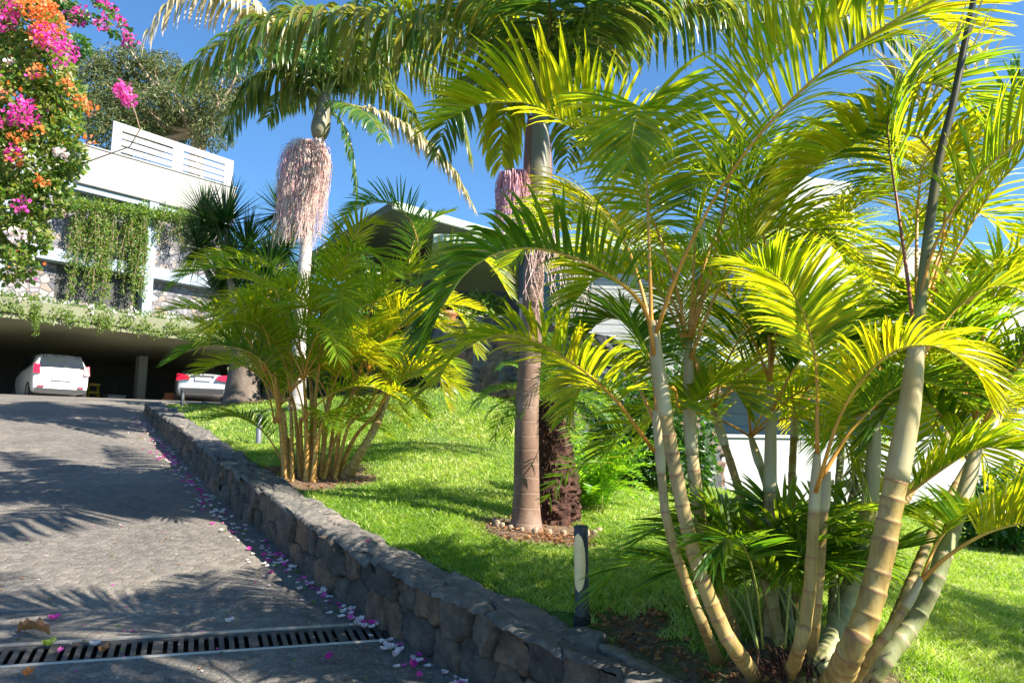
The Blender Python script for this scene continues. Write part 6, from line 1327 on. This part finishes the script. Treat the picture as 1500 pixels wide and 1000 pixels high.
tr_ = shrub('tree', 'rounded green treetop showing beyond the bougainvillea above the building', 'tree', [(P_(110, 66, 30), (0.6, 0.6, 0.35)), (P_(90, 80, 30), (0.7, 0.6, 0.5))], 1500, 0.16, 'shrub_leaf', 46, twigs=4)

# ------------------------------------------------------------------ small things on the ground
def edging_stones():
    r = random.Random(6); c = (p_king + lawn_at(815, 775)) / 2
    for i in range(13):
        a = R(180 + i * 15); x, y = c[0] + 0.05 + math.cos(a) * 0.40, c[1] + 0.02 + math.sin(a) * 0.26; z = hl1(x, y); s = r.uniform(0.018, 0.028)
        n, k = 7, 9; V = []
        for u in range(n):
            f = math.pi * u / (n - 1)
            for j in range(k): q = 2 * math.pi * j / k; w = s * (1 + 0.25 * (vnoise(j * 1.3 + i * 7, u * 1.1, 3) - 0.5)); V.append((x + math.cos(q) * math.sin(f) ** 0.6 * w, y + math.sin(q) * math.sin(f) ** 0.6 * w * 0.8, z + 0.012 + math.cos(f) * w * 1.25))
        F = [(u * k + j, u * k + (j + 1) % k, (u + 1) * k + (j + 1) % k, (u + 1) * k + j) for u in range(n - 1) for j in range(k)]
        tag(np_mesh('edging_stone', V, F, M['edging'], smooth=True), 'small tan edging stone in the ring round the foot of the centre palms', 'stone', 'edging stones round the centre palms')
edging_stones()
def one_petal(p, nrm_, a, s, curl):
    u = np.array([math.cos(a), math.sin(a), 0]); u = nrm(u - np.dot(u, nrm_) * nrm_); v = np.cross(nrm_, u); V = []
    for i in range(4):
        t_ = i / 3; w = math.sin(math.pi * (0.12 + 0.78 * t_)) * 0.42
        for sd in (-1, 0, 1): V.append(p + u * s * (t_ - 0.5) + v * s * w * sd + nrm_ * s * (curl * (abs(sd) * 0.5 + 4 * (t_ - 0.5) ** 2 * 0.35) + 0.08))
    return V
PF = [(i * 3 + j, i * 3 + j + 1, i * 3 + j + 4, i * 3 + j + 3) for i in range(3) for j in range(2)]
def petals():
    r = random.Random(14); mb = MB(); UVp = [(i / 3, 0) for i in range(4) for _ in range(3)]
    cl = [r.uniform(S_END - 14.5, S_END - 1) for _ in range(60)]
    for i in range(620):
        s = max(0.5, min(S_END + 1, r.choice(cl) + r.gauss(0, 0.16))) if r.random() < 0.8 else r.uniform(S_END - 15, S_END)
        k = int(np.searchsorted(WS, s)); k = min(k, 498); off = 0.03 + abs(r.gauss(0, 0.10)) + (0.12 * r.random() if s > S_END - 10 else 0)
        if s < S_END - 11.5 and r.random() < 0.75: continue
        p = WL[k] - WN[k] * off; rn = r.random(); m = 0 if r.random() < (0.42) else (1 if r.random() < 0.85 else 2)
        P = np.array([p[0], p[1], float(zd(p[0], p[1])) + 0.004]); mb.add(one_petal(P, SLN, r.uniform(0, 6.3), r.uniform(0.024, 0.046), r.uniform(0.2, 0.7)), PF, [(q[0], rn) for q in UVp], m)
    for (cx_, cy_, n_) in ((512, 898, 9), (540, 915, 12), (490, 868, 8), (583, 944, 10), (470, 835, 6), (620, 965, 6), (395, 775, 10), (350, 735, 12), (380, 762, 12)):
        for i in range(n_):
            P = on_slope(cx_ + r.gauss(-6, 11), cy_ + r.gauss(0, 6)); sd, _ = wall_dist([P[0]], [P[1]])
            if sd[0] > -0.02: continue
            P[2] = float(zd(P[0], P[1])) + 0.005; rn = r.random(); mb.add(one_petal(P, SLN, r.uniform(0, 6.3), r.uniform(0.032, 0.056), r.uniform(0.3, 0.9)), PF, [(q[0], rn) for q in UVp], r.choice([0, 1, 1]))
    for i in range(200):
        px, py = r.uniform(-40, 560), r.uniform(640, 995)
        P = on_slope(px, py); sd, _ = wall_dist([P[0]], [P[1]])
        if sd[0] > -0.1: continue
        rn = r.random(); m = r.choice([0, 1, 2, 3, 3, 3, 2]); P[2] = float(zd(P[0], P[1])) + 0.003
        mb.add(one_petal(P, SLN, r.uniform(0, 6.3), r.uniform(0.010, 0.024), r.uniform(0.1, 0.5)), PF, [(q[0], rn) for q in UVp], m)
    tag(mb.build('fallen_petals', [M['petal_pink'], M['petal_pale'], M['vine_leaf'], M['dead_leaf']]), 'magenta and white bougainvillea petals littering the gutter along the wall', 'petals', kind='stuff')
    for (px, py, s, mt, lab, cat) in [(79, 909, 0.055, 'petal_pink', 'single magenta petal on the driveway above the drain grate', 'petal'), (88, 957, 0.04, 'petal_pink', 'small purple petal lying on the drain grate beside a green leaf', 'petal'),
                                      (138, 948, 0.05, 'petal_pale', 'pale crumpled petal on the drain grate', 'petal'), (481, 967, 0.055, 'petal_pink', 'lone magenta petal on the driveway below the drain near the wall', 'petal'),
                                      (336, 913, 0.05, 'petal_pale', 'white petal on the upper rim of the drain grate', 'petal'), (72, 948, 0.07, 'vine_leaf', 'green leaf on the drain grate beside the big brown leaf', 'leaf'), (152, 957, 0.07, 'dead_leaf', 'tan curled leaf on the drain grate beside the pale petal', 'leaf'),
                                      (556, 797, 0.035, 'petal_pink', 'tiny magenta petal on the slate coping of the low wall', 'petal'), (40, 992, 0.06, 'petal_orange', 'yellowish leaf on the driveway below the drain at the left', 'leaf')]:
        P = on_slope(px, py); P[2] += 0.006
        if cat == 'petal' and py == 797: k = int(np.argmin(np.abs(WL[:, 1] - 5.0))); P = np.array([*(WL[k] + WN[k] * 0.15), float(zd(*WL[k])) + float(wh(WS[k])) + 0.012])
        m2 = MB(); rn = r.random(); m2.add(one_petal(P, SLN, r.uniform(0, 6.3), s, 0.6), PF, [(q[0], rn) for q in UVp]); tag(m2.build('petal' if cat == 'petal' else 'leaf', M[mt]), lab, cat)
    # the large dry leaf beside the drain
    P = on_slope(45, 934); P[2] += 0.01; V = []; n = 9
    for i in range(n):
        t_ = i / (n - 1); w = 0.055 * math.sin(math.pi * min(1, t_ * 0.93 + 0.07)) ** 0.7 * (1 - 0.3 * t_)
        for j in range(7):
            q = (j - 3) / 3.0; V.append(P + np.array([-0.085 + 0.19 * t_ + 0.006 * math.sin(j * 3 + i), 0.03 - 0.10 * t_ * 0.5 + q * w * 0.8, 0.012 + 0.038 * q * q * (1 + 0.4 * math.sin(i * 1.7)) + 0.025 * math.sin(t_ * 3.1) + 0.006 * math.sin(i * 2.3 + j * 1.9)]))
    F = [(i * 7 + j, i * 7 + j + 1, i * 7 + 8 + j, i * 7 + 7 + j) for i in range(n - 1) for j in range(6)]
    o = np_mesh('dry_leaf', V, F, M['dead_leaf'], None, np.tile([0.4, 0.35], (len(V), 1)), smooth=True); tag(o, 'large curled brown dry leaf lying against the rim of the drain at the left', 'leaf')
petals()
def litter():
    r = random.Random(77); mb = MB()
    for (x, y, rad) in SOIL:
        for i in range(int(90 * rad / 0.3)):
            a = r.uniform(0, 6.3); q = rad * math.sqrt(r.random()) * 1.1; X, Y = x + math.cos(a) * q, y + math.sin(a) * q
            sd, _ = wall_dist([X], [Y])
            if sd[0] < CAPW: continue
            P = np.array([X, Y, hl1(X, Y) + 0.012]); rn = r.random(); mb.add(one_petal(P, nrm(np.array([r.gauss(0, .3), r.gauss(0, .3), 1.0])), r.uniform(0, 6.3), r.uniform(0.012, 0.04), r.uniform(0.1, 0.8)), PF, [(0.3, rn)] * 12)
    tag(mb.build('leaf_litter', M['dead_leaf']), 'brown dry leaf litter on the bare soil round the palms', 'leaf litter', kind='stuff')
litter()
